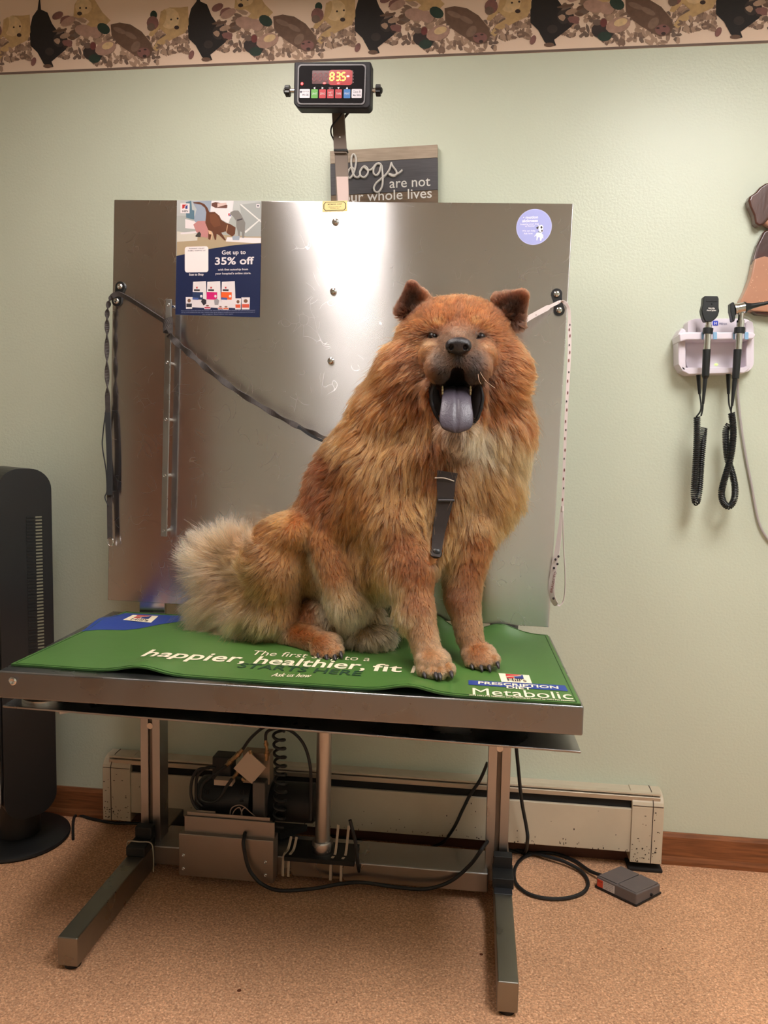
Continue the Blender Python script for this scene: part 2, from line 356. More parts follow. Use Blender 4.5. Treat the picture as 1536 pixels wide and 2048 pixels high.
        blob(340, 38, 20, 21, 'yel2', x0); blob(327, 36, 6, 17, 'yel', x0, 0.2); blob(343, 40, 2, 2, 'nose', x0); blob(356, 38, 2, 2, 'nose', x0); blob(354, 56, 5, 4, 'nose', x0)
        blob(308, 31, 7, 9, 'grn', x0); blob(306, 47, 12, 14, 'mauv', x0); blob(303, 55, 8, 8, 'gry', x0)
        for i in range(26): blob(rr.uniform(312, 382), rr.uniform(84, 108), rr.uniform(4, 8), rr.uniform(2, 4), rr.choice(['leafa', 'leafb', 'leafc']), x0, rr.uniform(0, 3), 6, 0.3, rr)
    return struct(b.build('trim_1', weld=False))
border()
# ================================================================== LIFT TABLE WITH SCALE BACKBOARD
def scratch(m):      # fine random scratches that scatter a little more light
    nt = m.node_tree; b = nt.nodes['Principled BSDF']; src = b.inputs['Roughness'].links[0].from_socket
    tc = nt.nodes.new('ShaderNodeTexCoord'); nz = nt.nodes.new('ShaderNodeTexNoise'); nz.inputs['Scale'].default_value = 5; nt.links.new(tc.outputs['Object'], nz.inputs['Vector'])
    mx = nt.nodes.new('ShaderNodeMix'); mx.data_type = 'VECTOR'; mx.inputs[0].default_value = 0.35; nt.links.new(tc.outputs['Object'], mx.inputs[4]); nt.links.new(nz.outputs['Color'], mx.inputs[5])
    vo = nt.nodes.new('ShaderNodeTexVoronoi'); vo.feature = 'DISTANCE_TO_EDGE'; vo.inputs['Scale'].default_value = 22; nt.links.new(mx.outputs[1], vo.inputs['Vector'])
    lt = nt.nodes.new('ShaderNodeMath'); lt.operation = 'LESS_THAN'; lt.inputs[1].default_value = 0.008; nt.links.new(vo.outputs['Distance'], lt.inputs[0])
    n2 = nt.nodes.new('ShaderNodeTexNoise'); n2.inputs['Scale'].default_value = 14; nt.links.new(tc.outputs['Object'], n2.inputs['Vector'])
    gt = nt.nodes.new('ShaderNodeMath'); gt.operation = 'GREATER_THAN'; gt.inputs[1].default_value = 0.56; nt.links.new(n2.outputs[0], gt.inputs[0])
    mu = nt.nodes.new('ShaderNodeMath'); mu.operation = 'MULTIPLY'; nt.links.new(lt.outputs[0], mu.inputs[0]); nt.links.new(gt.outputs[0], mu.inputs[1])
    ad = nt.nodes.new('ShaderNodeMath'); ad.operation = 'MULTIPLY_ADD'; ad.inputs[1].default_value = 0.06; nt.links.new(mu.outputs[0], ad.inputs[0]); nt.links.new(src, ad.inputs[2])
    nt.links.new(ad.outputs[0], b.inputs['Roughness'])
steelV = brushed('steel_board', S(220, 219, 222), 0.235, 0.97, 'V', bump=0.0, smudge=0.02)
scratch(steelV)
steelT = brushed('steel_table', S(150, 150, 152), 0.30, 0.5, 'H', bump=0.05, smudge=0.2)
steelP = brushed('steel_post', S(176, 174, 174), 0.30, 0.4, 'H', bump=0.05, smudge=0.2)
steelF = brushed('steel_foot', S(150, 146, 138), 0.36, 0.3, 'H', bump=0.05, smudge=0.2)
chrome = mat('chrome', (0.75, 0.73, 0.72), 0.12, 1.0)
chrome2 = mat('polished_steel', (0.6, 0.58, 0.56), 0.22, 1.0)
blackp = mat('black_plastic', S(24, 24, 26), 0.38)
blackr = mat('black_rubber', S(20, 20, 21), 0.55)
whitep = mat('white_print', S(238, 232, 226), 0.6)
NB = np.array([-0.032, -0.9995, 0]); NB /= np.linalg.norm(NB); B0 = np.array([-0.77, -0.225, 0.0])
UB = np.array([-NB[1], NB[0], 0.0]); ZB = np.array([0, 0, 1.0])
def PB(x, y, off=0.0): return PP(x, y, B0+NB*off, NB)
TZ = 0.75
table = thing('exam_table', 'stainless steel lift table with tall steel backboard, on two long feet', 'table', (-0.14, -0.5, 0))
FLT, FRT, BRT, BLT = np.array([-0.737, -0.828, TZ]), np.array([0.500, -0.838, TZ]), np.array([0.486, -0.268, TZ]), np.array([-0.777, -0.219, TZ])
def slab(b, c4, z0, z1, m):
    return b.hexa([(c[0], c[1], z0) for c in c4]+[(c[0], c[1], z1) for c in c4], m)
slab(MB(), [FLT, FRT, BRT, BLT], 0.690, TZ, steelT).build('platform', table, bevel=0.004, seg=3)
ctr = sum([FLT, FRT, BRT, BLT])/4
in4 = [c+(ctr-c)*0.02 for c in (FLT, FRT, BRT, BLT)]
b = MB(); pl = [ctr+(c-ctr)*np.array([1.0, 0.955, 1]) for c in (FLT, FRT, BRT, BLT)]
zz = [0.664, 0.649, 0.649, 0.664]
b.hexa([(c[0], c[1], z) for c, z in zip(pl, zz)]+[(c[0], c[1], z+0.005) for c, z in zip(pl, zz)], steelP)
slab(b, [ctr+(c-ctr)*np.array([0.88, 0.50, 1]) for c in (FLT, FRT, BRT, BLT)], 0.62, 0.649, mat('frame_black', S(30, 28, 27), 0.6))
b.build('lower_plate', table, bevel=0.0015, seg=1)
for sx, sy in ((0.9, 0.8), (-0.9, 0.8), (0.6, -0.4), (-0.9, -0.78)):
    b = MB(); c = ctr+np.array([sx*0.60, sy*0.27, 0]); b.lathe([(0, 0.658), (0.045, 0.658), (0.052, 0.664), (0.052, 0.676), (0.03, 0.69), (0, 0.69)], (c[0], c[1], 0), (0, 0, 1), chrome2); b.build('load_cell', table)
slab(MB(), [(-0.66, -0.74, 0), (-0.63, -0.77, 0), (-0.60, -0.74, 0), (-0.63, -0.71, 0)], 0.640, 0.654, steelP).build('corner_bracket', table)
for (px, py) in ((26, 1362), (1103, 1440)):
    c = PY(px, py, -0.833 if px > 500 else -0.83); MB().lathe([(0.009, 0), (0.009, 0.003), (0.006, 0.005), (0.003, 0.004), (0.0, 0.003)], c-np.array([0, -0.001, 0]), (0, -1, 0), chrome).build('rivet', table)
# --- columns
for i, (x0, x1) in enumerate(((-0.668, -0.613), (0.334, 0.391))):
    b = MB(); yf, yb = -0.272, -0.212; t = 0.004; xm = (x0+x1)/2
    for xa, xb in ((x0, xm-0.006), (xm+0.006, x1)): b.box(((xa+xb)/2, yf+t/2, 0.35), (xb-xa, t, 0.60), steelP)
    for xa in (x0, x1): b.box((xa, (yf+yb)/2, 0.35), (t, yb-yf, 0.60), steelP)
    b.box((xm, yb, 0.35), (x1-x0, t, 0.60), steelP)
    b.build('column', table, bevel=0.0012, seg=1)
    g = MB(); g.box((xm, yf+0.012, 0.35), (0.030, 0.006, 0.60), mat('grease_grey', S(140, 128, 118), 0.4, 0.7, noise_amt=0.6, noise_scale=20, stretch=(1, 1, 0.2)))
    g.cyl((xm, yf+0.008, 0.43), (xm, yf-0.001, 0.43), 0.009, chrome2); g.cyl((xm, yf+0.008, 0.12), (xm, yf-0.001, 0.12), 0.009, blackp)
    g.build('inner_slide', table)
# --- feet
fx = {0: (-0.672, -0.622), 1: (0.356, 0.402)}
for i in (0, 1):
    x0, x1 = fx[i]; b = MB(); dx = 0.0 if i else 0.0
    b.hexa([(x0, -0.725, 0.012), (x1, -0.725, 0.012), (x1, -0.05, 0.012), (x0, -0.05, 0.012), (x0, -0.725, 0.083), (x1, -0.725, 0.083), (x1, -0.05, 0.083), (x0, -0.05, 0.083)], steelF)
    ft = b.build('foot', table, bevel=0.003)
    for yy in (-0.70, -0.08): MB().cyl(((x0+x1)/2, yy, 0), ((x0+x1)/2, yy, 0.013), 0.019, blackr).build('rubber_foot', ft)
    c = (x0+x1)/2
    bb = MB(); bb.box((c, -0.325, 0.096), (0.056, 0.075, 0.028), blackr); bb.box((c, -0.295, 0.125), (0.05, 0.03, 0.035), blackr)
    if i: bb.box((c, -0.375, 0.0835), (0.048, 0.03, 0.003), mat('black_tape', S(40, 40, 44), 0.4))
    bb.build('stop_block', table, bevel=0.004)
MB().strap(spline([(-0.685, -0.33, 0.09), (-0.68, -0.335, 0.112), (-0.645, -0.337, 0.114), (-0.612, -0.335, 0.112), (-0.605, -0.335, 0.08), (-0.603, -0.34, 0.03)], 4), 0.004, 0.0015, mat('zip_tie', S(190, 178, 160), 0.5), (0, 1, 0)).build('cable_tie', table)
# --- cross beam and cylinder
b = MB(); b.box((-0.14, -0.235, 0.056), (0.962, 0.125, 0.056), steelP); b.build('cross_beam', table, bevel=0.004)
b = MB(); b.cyl((-0.130, -0.262, 0.10), (-0.128, -0.262, 0.64), 0.0215, mat('cylinder_alu', S(190, 184, 178), 0.3, 0.9), n=28)
b.lathe([(0.0215, 0.125), (0.028, 0.125), (0.030, 0.12), (0.030, 0.092), (0.0, 0.09)], (-0.130, -0.262, 0), (0, 0, 1), steelP)
b.build('hydraulic_cylinder', table)
for x in (-0.235, -0.219, -0.098, -0.068):
    b = MB(); tall = 0.03 if x < -0.2 else 0.075
    b.strap(spline([(x, -0.305, 0.03), (x, -0.302, 0.07), (x+0.003, -0.298, 0.092), (x+0.008, -0.275, 0.096), (x+0.013, -0.262, 0.096+tall)], 4), 0.007, 0.002, mat('clear_tie', S(190, 168, 146), 0.3), (1, 0, 0)); b.build('cable_tie', table)
b = MB(); b.box((-0.13, -0.262, 0.086), (0.20, 0.10, 0.012), blackr); b.build('clamp_base', table)
for xx, px0 in ((-0.655, 0), (0.365, 1)):
    MB().box((xx, -0.212, 0.765), (0.078, 0.014, 0.09), chrome2).build('hinge_bracket', table, bevel=0.002)
# --- backboard
c_tl, c_tr, c_bl, c_br = PB(228, 399), PB(1147, 407), PB(215, 1200), PB(1098, 1255)
b = MB(); th = 0.012
b.hexa([c_bl, c_br, c_br-NB*th, c_bl-NB*th, c_tl, c_tr, c_tr-NB*th, c_tl-NB*th], steelV)
board = b.build('backboard', table, bevel=0.002)
for (px, py) in ((671, 444), (667, 583), (662, 722)):
    MB().lathe([(0.0095, 0.0), (0.0095, 0.0015), (0.0085, 0.004), (0.005, 0.0065), (0.0025, 0.0065), (0.002, 0.003), (0, 0.003)], PB(px, py), NB, chrome).build('bolt', board)
# black strap guides
def guide(px1, py1, px2, py2, ex, ey):
    a, c = PB(px1, py1), PB(px2, py2)
    def frame(o): return (o, UB, ZB, NB)
    b = MB(); d = c-a; L = np.linalg.norm(d); d = d/L; s = np.cross(d, NB); r = 0.0145
    out = []
    for i in range(13): q = math.pi/2+math.pi*i/12; out.append((r*math.cos(q)*1.0, 0, q))
    pts = []
    for i in range(13):
        q = -math.pi*i/12; pts.append(np.array([-r*math.cos(q), r*math.sin(q)]))
    o2 = [(p[0], p[1]) for p in pts]+[(r*0.72, L*0.5)]+[(-p[0], L-p[1]) for p in pts]+[(-r*0.72, L*0.5)]
    b.prism(o2, (a, s, d, NB), 0.006, blackp)
    g = b.build('strap_guide', board, bevel=0.0012)
    for p in (a, c):
        MB().lathe([(0.0085, 0.006), (0.0085, 0.0075), (0.007, 0.010), (0.004, 0.0115), (0.003, 0.0115), (0.0028, 0.009), (0.0, 0.009)], p, NB, chrome).build('screw', g)
    return a, c
guide(242, 574, 235, 603, 0, 0); guide(1113, 589, 1118, 621, 0, 0)
# tie rail on spacers
r0, r1 = PB(337, 598, 0.035), PB(327, 1073, 0.035); d = (r1-r0)/np.linalg.norm(r1-r0); s = np.cross(d, NB)
b = MB(); w_ = 0.0085
b.hexa([r1+s*w_, r1-s*w_, r1-s*w_-NB*0.006, r1+s*w_-NB*0.006, r0+s*w_, r0-s*w_, r0-s*w_-NB*0.006, r0+s*w_-NB*0.006], steelP)
rail = b.build('tie_rail', board, bevel=0.001)
for i in range(5):
    p = r0+(r1-r0)*(0.024+0.238*i)
    MB().cyl(p-NB*0.004, p-NB*0.035, 0.0045, chrome).build('spacer', rail)
    MB().lathe([(0.0042, 0.0), (0.0042, 0.001), (0.0032, 0.0015), (0.002, -0.001), (0, -0.001)], p, NB, chrome2).build('screw', rail)
# brass plate
pc = [PB(645, 422, 0.0004), PB(694, 422, 0.0004), PB(694, 403, 0.0004), PB(645, 403, 0.0004)]
def plate_frame(x, y, off=0.0): return (PB(x, y, off), UB, ZB, NB)
k = mpp(-0.24)
b = MB(); br = mat('brass_plate', S(226, 206, 140), 0.4); bk = mat('plate_ink', S(80, 60, 34), 0.6)
def octo(w_, h_, c): return [(-w_+c, -h_), (w_-c, -h_), (w_, -h_+c), (w_, h_-c), (w_-c, h_), (-w_+c, h_), (-w_, h_-c), (-w_, -h_+c)]
fr = plate_frame(669.5, 412.5, 0.0003)
b.prism([(-25*k, -10*k), (25*k, -10*k), (25*k, 10*k), (-25*k, 10*k)], fr, 0.0006, br)
b.prism(octo(22.5*k, 8.5*k, 4*k), plate_frame(669.5, 412.5, 0.0010), 0.00015, bk); b.prism(octo(21*k, 7.4*k, 3.4*k), plate_frame(669.5, 412.5, 0.0012), 0.00015, br)
o = PB(669.5, 410, 0.0014)
b.text('MIDMARK CORP', o, UB, ZB, 4.2*k, bk, width=28*k, align='CENTER', bold=0.01)
b.text('VERSAILLES OHIO USA', o-ZB*4.4*k, UB, ZB, 2.6*k, bk, width=26*k, align='CENTER'); b.text('MODEL 251', o-ZB*7.2*k, UB, ZB, 2.6*k, bk, width=18*k, align='CENTER')
b.build('name_plate', board)
# --- display mast (behind the backboard, leaning left)
def mast(x0, x1, ya, xb0, xb1, yb, Y, t, m):
    a0, a1, b0, b1 = PY(x0, ya, Y), PY(x1, ya, Y), PY(xb0, yb, Y), PY(xb1, yb, Y)
    q = np.array([0, t, 0]); return MB().hexa([b0, b1, b1+q, b0+q, a0, a1, a1+q, a0+q], m)
mast(662, 686, 195, 668, 693, 306, -0.232, 0.012, mat('mast_bronze', S(124, 110, 100), 0.6, 0.3)).build('mast', table, bevel=0.001)
m2 = mast(669, 695, 300, 675, 700, 470, -0.225, 0.004, mat('mast_bronze')); m2.build('mast_sleeve', table, bevel=0.001)
mast(667.5, 694.5, 297.5, 667.5, 694.5, 301.5, -0.2345, 0.018, blackr).build('mast_band', table)
mast(672.5, 696.5, 353, 676, 698, 420, -0.2285, 0.004, mat('clamp_steel', S(186, 166, 160), .55, .5)).build('mast_clamp', table, bevel=0.001)
p = PY(679, 274, -0.2325); MB().ell(p, (0.0028, 0.001, 0.0028), chrome).build('mast_screw', table)
MB().tube(spline([PY(685, 205, -0.25), PY(686, 222, -0.25), PY(676, 238, -0.247), PY(664, 252, -0.246), PY(662, 266, -0.24), PY(668, 280, -0.225)], 6), 0.0022, blackr, 8).build('display_cable', table)
MB().tube(spline([PY(704, 212, -0.235), PY(699, 222, -0.225), PY(688, 236, -0.215)], 6), 0.0035, blackr, 8).build('display_cable', table)

# ------------------------------------------------------------------ scale display
DY = -0.33
kd = mpp(DY)
dtl, dtr, dbl, dbr = PY(587, 129, DY), PY(738, 127, DY), PY(590, 211, DY), PY(745, 213, DY)
disp = thing('scale_display', 'black digital scale display with glowing red 83.5 reading on a steel mast', 'scale display', (dbl+dbr)/2)
UD = (dbr-dbl+dtr-dtl); UD /= np.linalg.norm(UD); ND = np.cross(UD, [0, 0, 1.0]); ND = ND*1.0; ND[2] = -0.10; ND /= np.linalg.norm(ND); VD = np.cross(ND, UD)*1.0
if VD[2] < 0: VD = -VD
DO = (dtl+dtr+dbl+dbr)/4
HW, HH = 76.5*kd, 41.5*kd
def DP(px, py, off=0.0): return PP(px, py, DO+ND*off, ND)
cham = 9*kd
body = [(-HW, -HH+cham), (-HW+cham, -HH), (HW-cham*0.6, -HH), (HW, -HH+cham*0.6), (HW-2*kd, HH), (-HW, HH)]
MB().prism(body, (DO-ND*0.045, UD, VD, ND), 0.045, mat('display_case', S(34, 32, 36), 0.55, spec=.3)).build('housing', disp, bevel=0.004, seg=3)
pf = lambda off: (DO+UD*(-1.5*kd)-VD*(-0.5*kd)+ND*off, UD, VD, ND)
b = MB(); b.prism(rrect(134*kd, 72*kd, 7*kd), pf(0.0002), 0.0022, mat('display_rim', S(112, 108, 112), 0.4)); b.prism(rrect(129*kd, 67*kd, 6*kd), pf(0.0025), 0.0005, mat('keypad_dark', S(14, 9, 12), 0.7, spec=.15)); b.build('front_panel', disp)
b = MB(); redg = mat('led_window', S(120, 10, 18), 0.2, emit=S(200, 8, 20), es=0.35)
dw = (DP(665, 154.5, 0.0031), UD, VD, ND); b.prism(rrect(80*kd, 24*kd, 1*kd), dw, 0.0003, mat('led_window_dark', S(52, 12, 18), 0.2, emit=S(120, 6, 12), es=0.25))
b.prism(rrect(46*kd, 27*kd, 5*kd), (DP(681, 155, 0.0033), UD, VD, ND), 0.0002, redg); b.build('led_window', disp)
# seven-segment digits
def seven(ch, cx, cy, w_, h_, m, off, b):
    seg = {'8': 'abcdefg', '3': 'abgcd', '5': 'afgcd', '-': 'g'}[ch]; t = 2.6 if m is segon else 1.8; hw, hh = w_/2, h_/2; sl = 0.06
    pos = {'a': ((-hw, hh), (hw, hh)), 'b': ((hw, hh), (hw, 0)), 'c': ((hw, 0), (hw, -hh)), 'd': ((-hw, -hh), (hw, -hh)), 'e': ((-hw, -hh), (-hw, 0)), 'f': ((-hw, 0), (-hw, hh)), 'g': ((-hw, 0), (hw, 0))}
    for sgm in seg:
        (x0, y0), (x1, y1) = pos[sgm]; L = math.hypot(x1-x0, y1-y0); ux, uy = (x1-x0)/L, (y1-y0)/L; nx, ny = -uy, ux; g = 0.6
        pts = [(x0+ux*g, y0+uy*g), (x0+ux*1.6+nx*t/2, y0+uy*1.6+ny*t/2), (x1-ux*1.6+nx*t/2, y1-uy*1.6+ny*t/2), (x1-ux*g, y1-uy*g), (x1-ux*1.6-nx*t/2, y1-uy*1.6-ny*t/2), (x0+ux*1.6-nx*t/2, y0+uy*1.6-ny*t/2)]
        b.prism([((p[0]+p[1]*sl)*kd, p[1]*kd) for p in pts], (DP(cx, cy, off), UD, VD, ND), 0.0002, m, back=False)
segon = mat('led_segment', S(255, 190, 60), 0.4, emit=(1.0, 0.42, 0.06), es=3.0)
segoff = mat('led_segment_off', S(96, 20, 26), 0.4, emit=S(120, 6, 12), es=0.3)
b = MB()
for c_, x in (('8', 664), ('3', 676), ('5', 687)): seven(c_, x, 153, 7.2, 13.5, segon, 0.0037, b)
b.ell(DP(681.5, 160.5, 0.0038), (1.1*kd, 0.0003, 1.1*kd), segon, n=8, m=6)
b.box(DP(696, 152.5, 0.0038), (5*kd, 0.0004, 2.6*kd), mat('led_white', S(255, 200, 170), 0.4, emit=(1, 0.5, 0.35), es=4.0))
for px in (649, 677): b.ell(DP(px, 166.5, 0.0038), (3.0*kd, 0.0004, 1.6*kd), mat('led_red', S(255, 40, 40), 0.4, emit=(1, 0.05, 0.05), es=5.0), n=10, m=6)
for x in (629, 640, 652): seven('8', x, 154, 7, 13.5, segoff, 0.0037, b)
b.ell(DP(604, 167.5, 0.0036), (2.6*kd, 0.0012, 2.6*kd), mat('led_red'), n=12, m=8)
b.build('led_digits', disp)
for px, cname, txt in ((629, S(84, 150, 56), 'UNIT'), (645, S(168, 26, 38), 'ZERO'), (661, S(168, 26, 38), 'NET GROSS'), (677, S(160, 24, 36), 'TARE'), (694, S(34, 100, 164), 'PRINT')):
    b = MB(); bm_ = mat('key_%02x%02x%02x' % tuple(int(q*255) for q in cname), cname, 0.4)
    b.prism(rrect(13*kd, 16*kd, 1.2*kd), (DP(px, 187.5, 0.0031), UD, VD, ND), 0.0005, bm_)
    if ' ' in txt:
        for j, s_ in enumerate(txt.split()): b.text(s_, DP(px, 187+5*j, 0.0037), UD, VD, 4.6*kd, mat('key_ink', S(236, 190, 190), 0.6), width=8*kd, align='CENTER')
    else: b.text(txt, DP(px, 189, 0.0037), UD, VD, 5*kd, mat('key_ink'), width=10*kd, align='CENTER')
    b.build('key', disp)
for px, t_ in ((609.5, 0), (713.5, 1)):
    b = MB(); b.prism(rrect((20.5 if not t_ else 20)*kd, 16*kd, 1.5*kd), (DP(px, 187, 0.0031), UD, VD, ND), 0.0004, mat('label_silver', S(205, 198, 205), 0.5)); ink = mat('ink_dark', S(40, 38, 60), 0.6)
    if t_:
        b.text('Class III', DP(px, 185.5, 0.0036), UD, VD, 6*kd, ink, width=15*kd, align='CENTER'); b.text('Max 150 lb', DP(px, 192, 0.0036), UD, VD, 4.5*kd, ink, width=15*kd, align='CENTER', bold=0.02)
    else:
        b.text('WEIGH-TRONIX', DP(px+2, 184.5, 0.0036), UD, VD, 4*kd, ink, width=14*kd, align='CENTER'); b.ell(DP(px-7.5, 183.5, 0.0036), (2*kd, 0.0003, 2*kd), ink, n=8, m=6); b.text('WI-125', DP(px+1, 191.5, 0.0036), UD, VD, 5*kd, ink, width=13*kd, align='CENTER', bold=0.02)
    b.build('front_label', disp)
b = MB(); wi = mat('arrow_white', S(220, 210, 214), 0.6)
for px, kx, ky in ((629, -1, 0), (645, 1, 0), (677, 0, -1), (694, 0, 1)):
    q = [(2.2*kx+0*ky, 2.2*ky), (-1.5*kx-2.2*ky, -1.5*ky+2.2*kx), (-1.5*kx+2.2*ky, -1.5*ky-2.2*kx)]
    b.prism([(a*kd, c*kd) for a, c in q], (DP(px, 176, 0.0031), UD, VD, ND), 0.0002, wi, back=False)
b.text('SET', DP(661.5, 178, 0.0032), UD, VD, 5*kd, mat('ink_grey', S(150, 120, 126), 0.6), width=8*kd, align='CENTER')
for i in range(4): b.box(DP(706, 146+6.2*i, 0.0032), (2.2*kd, 0.0003, 1.6*kd), mat('ink_grey'))
b.build('panel_marks', disp)
for px, py, sgn in ((587, 182, -1), (745, 181, 1)):
    b = MB(); c = PP(px, py, DO-ND*0.02, ND); ax = UD*sgn
    b.cyl(c-ax*0.004, c+ax*0.014, 0.006, chrome); n_ = 10
    o2 = []
    for i in range(40):
        a = 2*math.pi*i/40; r = 0.0128*(1+0.10*math.cos(n_*a)); o2.append((r*math.cos(a), r*math.sin(a)))
    b.prism(o2, (c+ax*0.009, np.cross(ax, [0, 0, 1.0]), np.array([0, 0, 1.0]), ax), 0.012, blackp)
    b.lathe([(0.0075, 0), (0.0075, 0.003), (0.004, 0.005), (0, 0.005)], c+ax*0.021, ax, blackp, 16); b.build('knob', disp, bevel=0.001)
b = MB(); q0 = DO-ND*0.045
b.prism([(-0.06, -0.028), (0.069, -0.03), (0.076, -0.018), (0.078, 0.012), (0.068, 0.028), (-0.06, 0.02)], (q0-ND*0.03, UD, VD, ND), 0.03, blackp)
b.box(q0-ND*0.04-np.array([0.0, 0, 0.01]), (0.11, 0.015, 0.03), blackp)
b.build('mount_bracket', disp, bevel=0.003)
# ================================================================== MAT ON THE TABLE
m_fl, m_bl, m_br, m_fr = PZ(22, 1328, TZ+.004), PZ(250, 1223, TZ+.004), PZ(1095, 1270, TZ+.004), PZ(1162, 1408, TZ+.004)
def matz(x, y):
    z = 0.0
    for (px, py, a, sx, sy) in ((290, 1343, .016, .055, .07), (820, 1383, .014, .05, .06), (868, 1258, .040, .045, .10), (1000, 1265, .024, .055, .08), (205, 1248, .010, .05, .05), (500, 1250, .008, .1, .06)):
        c = PZ(px, py, TZ); z += a*math.exp(-((x-c[0])/sx)**2-((y-c[1])/sy)**2)
    return TZ+0.0005+z
mt = 0.004
def drape_at(off):
    return lambda p: np.array([p[0], p[1], matz(p[0], p[1])+mt+off])
matgreen = mat('mat_green', S(74, 114, 52), 0.42, noise_amt=0.12, noise_scale=5, spec=0.45, bump=0.08, bump_scale=60)
matrim = mat('mat_rim_green', S(48, 84, 38), 0.45); matblue = mat('mat_blue', S(34, 62, 140), 0.45)
cream = mat('mat_cream', S(240, 226, 196), 0.5); matdark = mat('mat_dark_green', S(34, 66, 44), 0.5); hred = mat('logo_red', S(190, 44, 46), 0.5); hblue = mat('logo_blue', S(38, 52, 120), 0.5); inkk = mat('ink_black', S(34, 28, 32), 0.5)
b = MB(); NX, NY = 110, 54; vs = []
for k in (1, 0):
    for j in range(NY+1):
        for i in range(NX+1):
            s_, t_ = i/NX, j/NY
            p = (m_fl*(1-s_)+m_fr*s_)*(1-t_)+(m_bl*(1-s_)+m_br*s_)*t_
            vs.append((p[0], p[1], matz(p[0], p[1])+(mt if k else 0)))
o_ = (NX+1)*(NY+1); fs = []
for j in range(NY):
    for i in range(NX):
        a = j*(NX+1)+i; fs.append((a, a+1, a+NX+2, a+NX+1)); fs.append((o_+a, o_+a+NX+1, o_+a+NX+2, o_+a+1))
b.add(vs, fs, matgreen, True)
ring = [i for i in range(NX)]+[NX+(NX+1)*j for j in range(NY)]+[NY*(NX+1)+NX-i for i in range(NX)]+[(NY-j)*(NX+1) for j in range(NY)]
b.add(vs, [(ring[(i+1) % len(ring)], ring[i], o_+ring[i], o_+ring[(i+1) % len(ring)]) for i in range(len(ring))], matrim, False)
matob = tag(b.build('exam_mat'), 'green rubber mat with blue corner and cream lettering, wavy, on the steel table', 'mat')
# rim line and printing
b = MB()
def quadmap(s_, t_): return (m_fl*(1-s_)+m_fr*s_)*(1-t_)+(m_bl*(1-s_)+m_br*s_)*t_
e1, e2 = 0.006, 0.013
path = [(e1, e1*2), (1-e1, e1*2), (1-e1, 1-e1*2), (e1, 1-e1*2), (e1, e1*2)]
pts = []
for (a, c), (d, e) in zip(path, path[1:]):
    for i in range(40): u = i/40; p = quadmap(a+(d-a)*u, c+(e-c)*u); pts.append(drape_at(0.0)(p))
pts.append(pts[0]); b.strap(pts, 0.0022, 0.0016, matrim, (0, 0, 1)); b.build('rim_line', matob)
def drapepoly(b, pxs, m, off):
    P_ = [PZ(x, y, TZ+0.006) for x, y in pxs]
    bm = bmesh.new(); f = bm.faces.new([bm.verts.new(p) for p in P_]); bmesh.ops.triangulate(bm, faces=[f])
    for _ in range(6):
        es = [e for e in bm.edges if e.calc_length() > 0.018]
        if not es: break
        bmesh.ops.subdivide_edges(bm, edges=es, cuts=1); bmesh.ops.triangulate(bm, faces=[q for q in bm.faces if len(q.verts) > 3])
    bm.verts.index_update(); vs = [drape_at(off)(np.array(v.co)) for v in bm.verts]; fs = []
    for q in bm.faces:
        ii = tuple(v.index for v in q.verts)
        if q.normal.z < 0: ii = ii[::-1]
        fs.append(ii)
    bm.free(); b.add(vs, fs, m)
b = MB()
bl = [(163, 1262), (180, 1252), (205, 1240), (228, 1231), (252, 1225.5), (330, 1229.5), (420, 1234), (500, 1238), (470, 1239), (420, 1239), (362, 1242), (320, 1248), (280, 1256), (250, 1259.5), (205, 1259), (182, 1260)]
drapepoly(b, bl, matblue, 0.0007); b.build('blue_corner', matob)
def mtext(b, s, x0, y0, x1, y1, cap, m, bold=0.0, shear=0.0):
    a, c = PZ(x0, y0, TZ+.006), PZ(x1, y1, TZ+.006); u = c-a; L = np.linalg.norm(u); u /= L; v = np.cross([0, 0, 1.0], u)
    mv = np.linalg.norm(PZ(x0, y0-1, TZ)-PZ(x0, y0, TZ)); b.text(s, a, u, v, cap*mv/0.72, m, width=L, bold=bold, shear=shear, drape=drape_at(0.0012))
def hills(b, quad, m_word=True):
    q = [PZ(x, y, TZ+.006) for x, y in quad]; a, bq, c, d = q  # bl, br, tr, tl
    M2 = lambda s_, t_: (a*(1-s_)+bq*s_)*(1-t_)+(d*(1-s_)+c*s_)*t_
    def poly(pts, m, off):
        P_ = [M2(*p) for p in pts]; b.add([drape_at(off if m is cream and off < .0012 else off+.0012)(p) for p in P_], [tuple(range(len(P_)))], m)
    poly([(0, 0), (1, 0), (1, 1), (0, 1)], cream, 0.0011)
    poly([(.22, .42), (.45, .42), (.45, .62), (.75, .90), (.22, .90)], hred, 0.0015)
    poly([(.48, .42), (.78, .42), (.78, .90), (.48, .62)], hblue, 0.0015)
    poly([(.22, .54), (.72, .72), (.72, .76), (.22, .60)], cream, 0.0018)
    u = (bq-a); v = (d-a); L = np.linalg.norm(u); u /= L; vl = np.linalg.norm(v); v /= vl
    b.text("Hill's", M2(.2, .09), u, v, vl*0.30/0.72, inkk, width=L*0.62, bold=0.01, drape=drape_at(0.0028))
b = MB()
mtext(b, 'happier,', 278, 1313, 484, 1325, 15, cream, 0.014); mtext(b, 'healthier,', 503, 1326, 726, 1339, 15, cream, 0.014); mtext(b, 'fit', 743, 1341, 803, 1344, 15, cream, 0.014); mtext(b, 'life', 818, 1345, 885, 1349, 15, cream, 0.014)
mtext(b, 'The first step to a', 500, 1309, 738, 1322, 9, cream, -0.004)
mtext(b, 'STARTS HERE', 472, 1334, 720, 1351, 9, matdark, 0.012)
mtext(b, 'Ask us how', 542, 1352, 622, 1354.5, 7, cream, 0.01, 0.4)
b.build('slogan', matob)
b = MB(); hills(b, [(246, 1241.5), (302, 1245), (317, 1231.5), (266, 1229.5)]); b.build('corner_logo', matob)
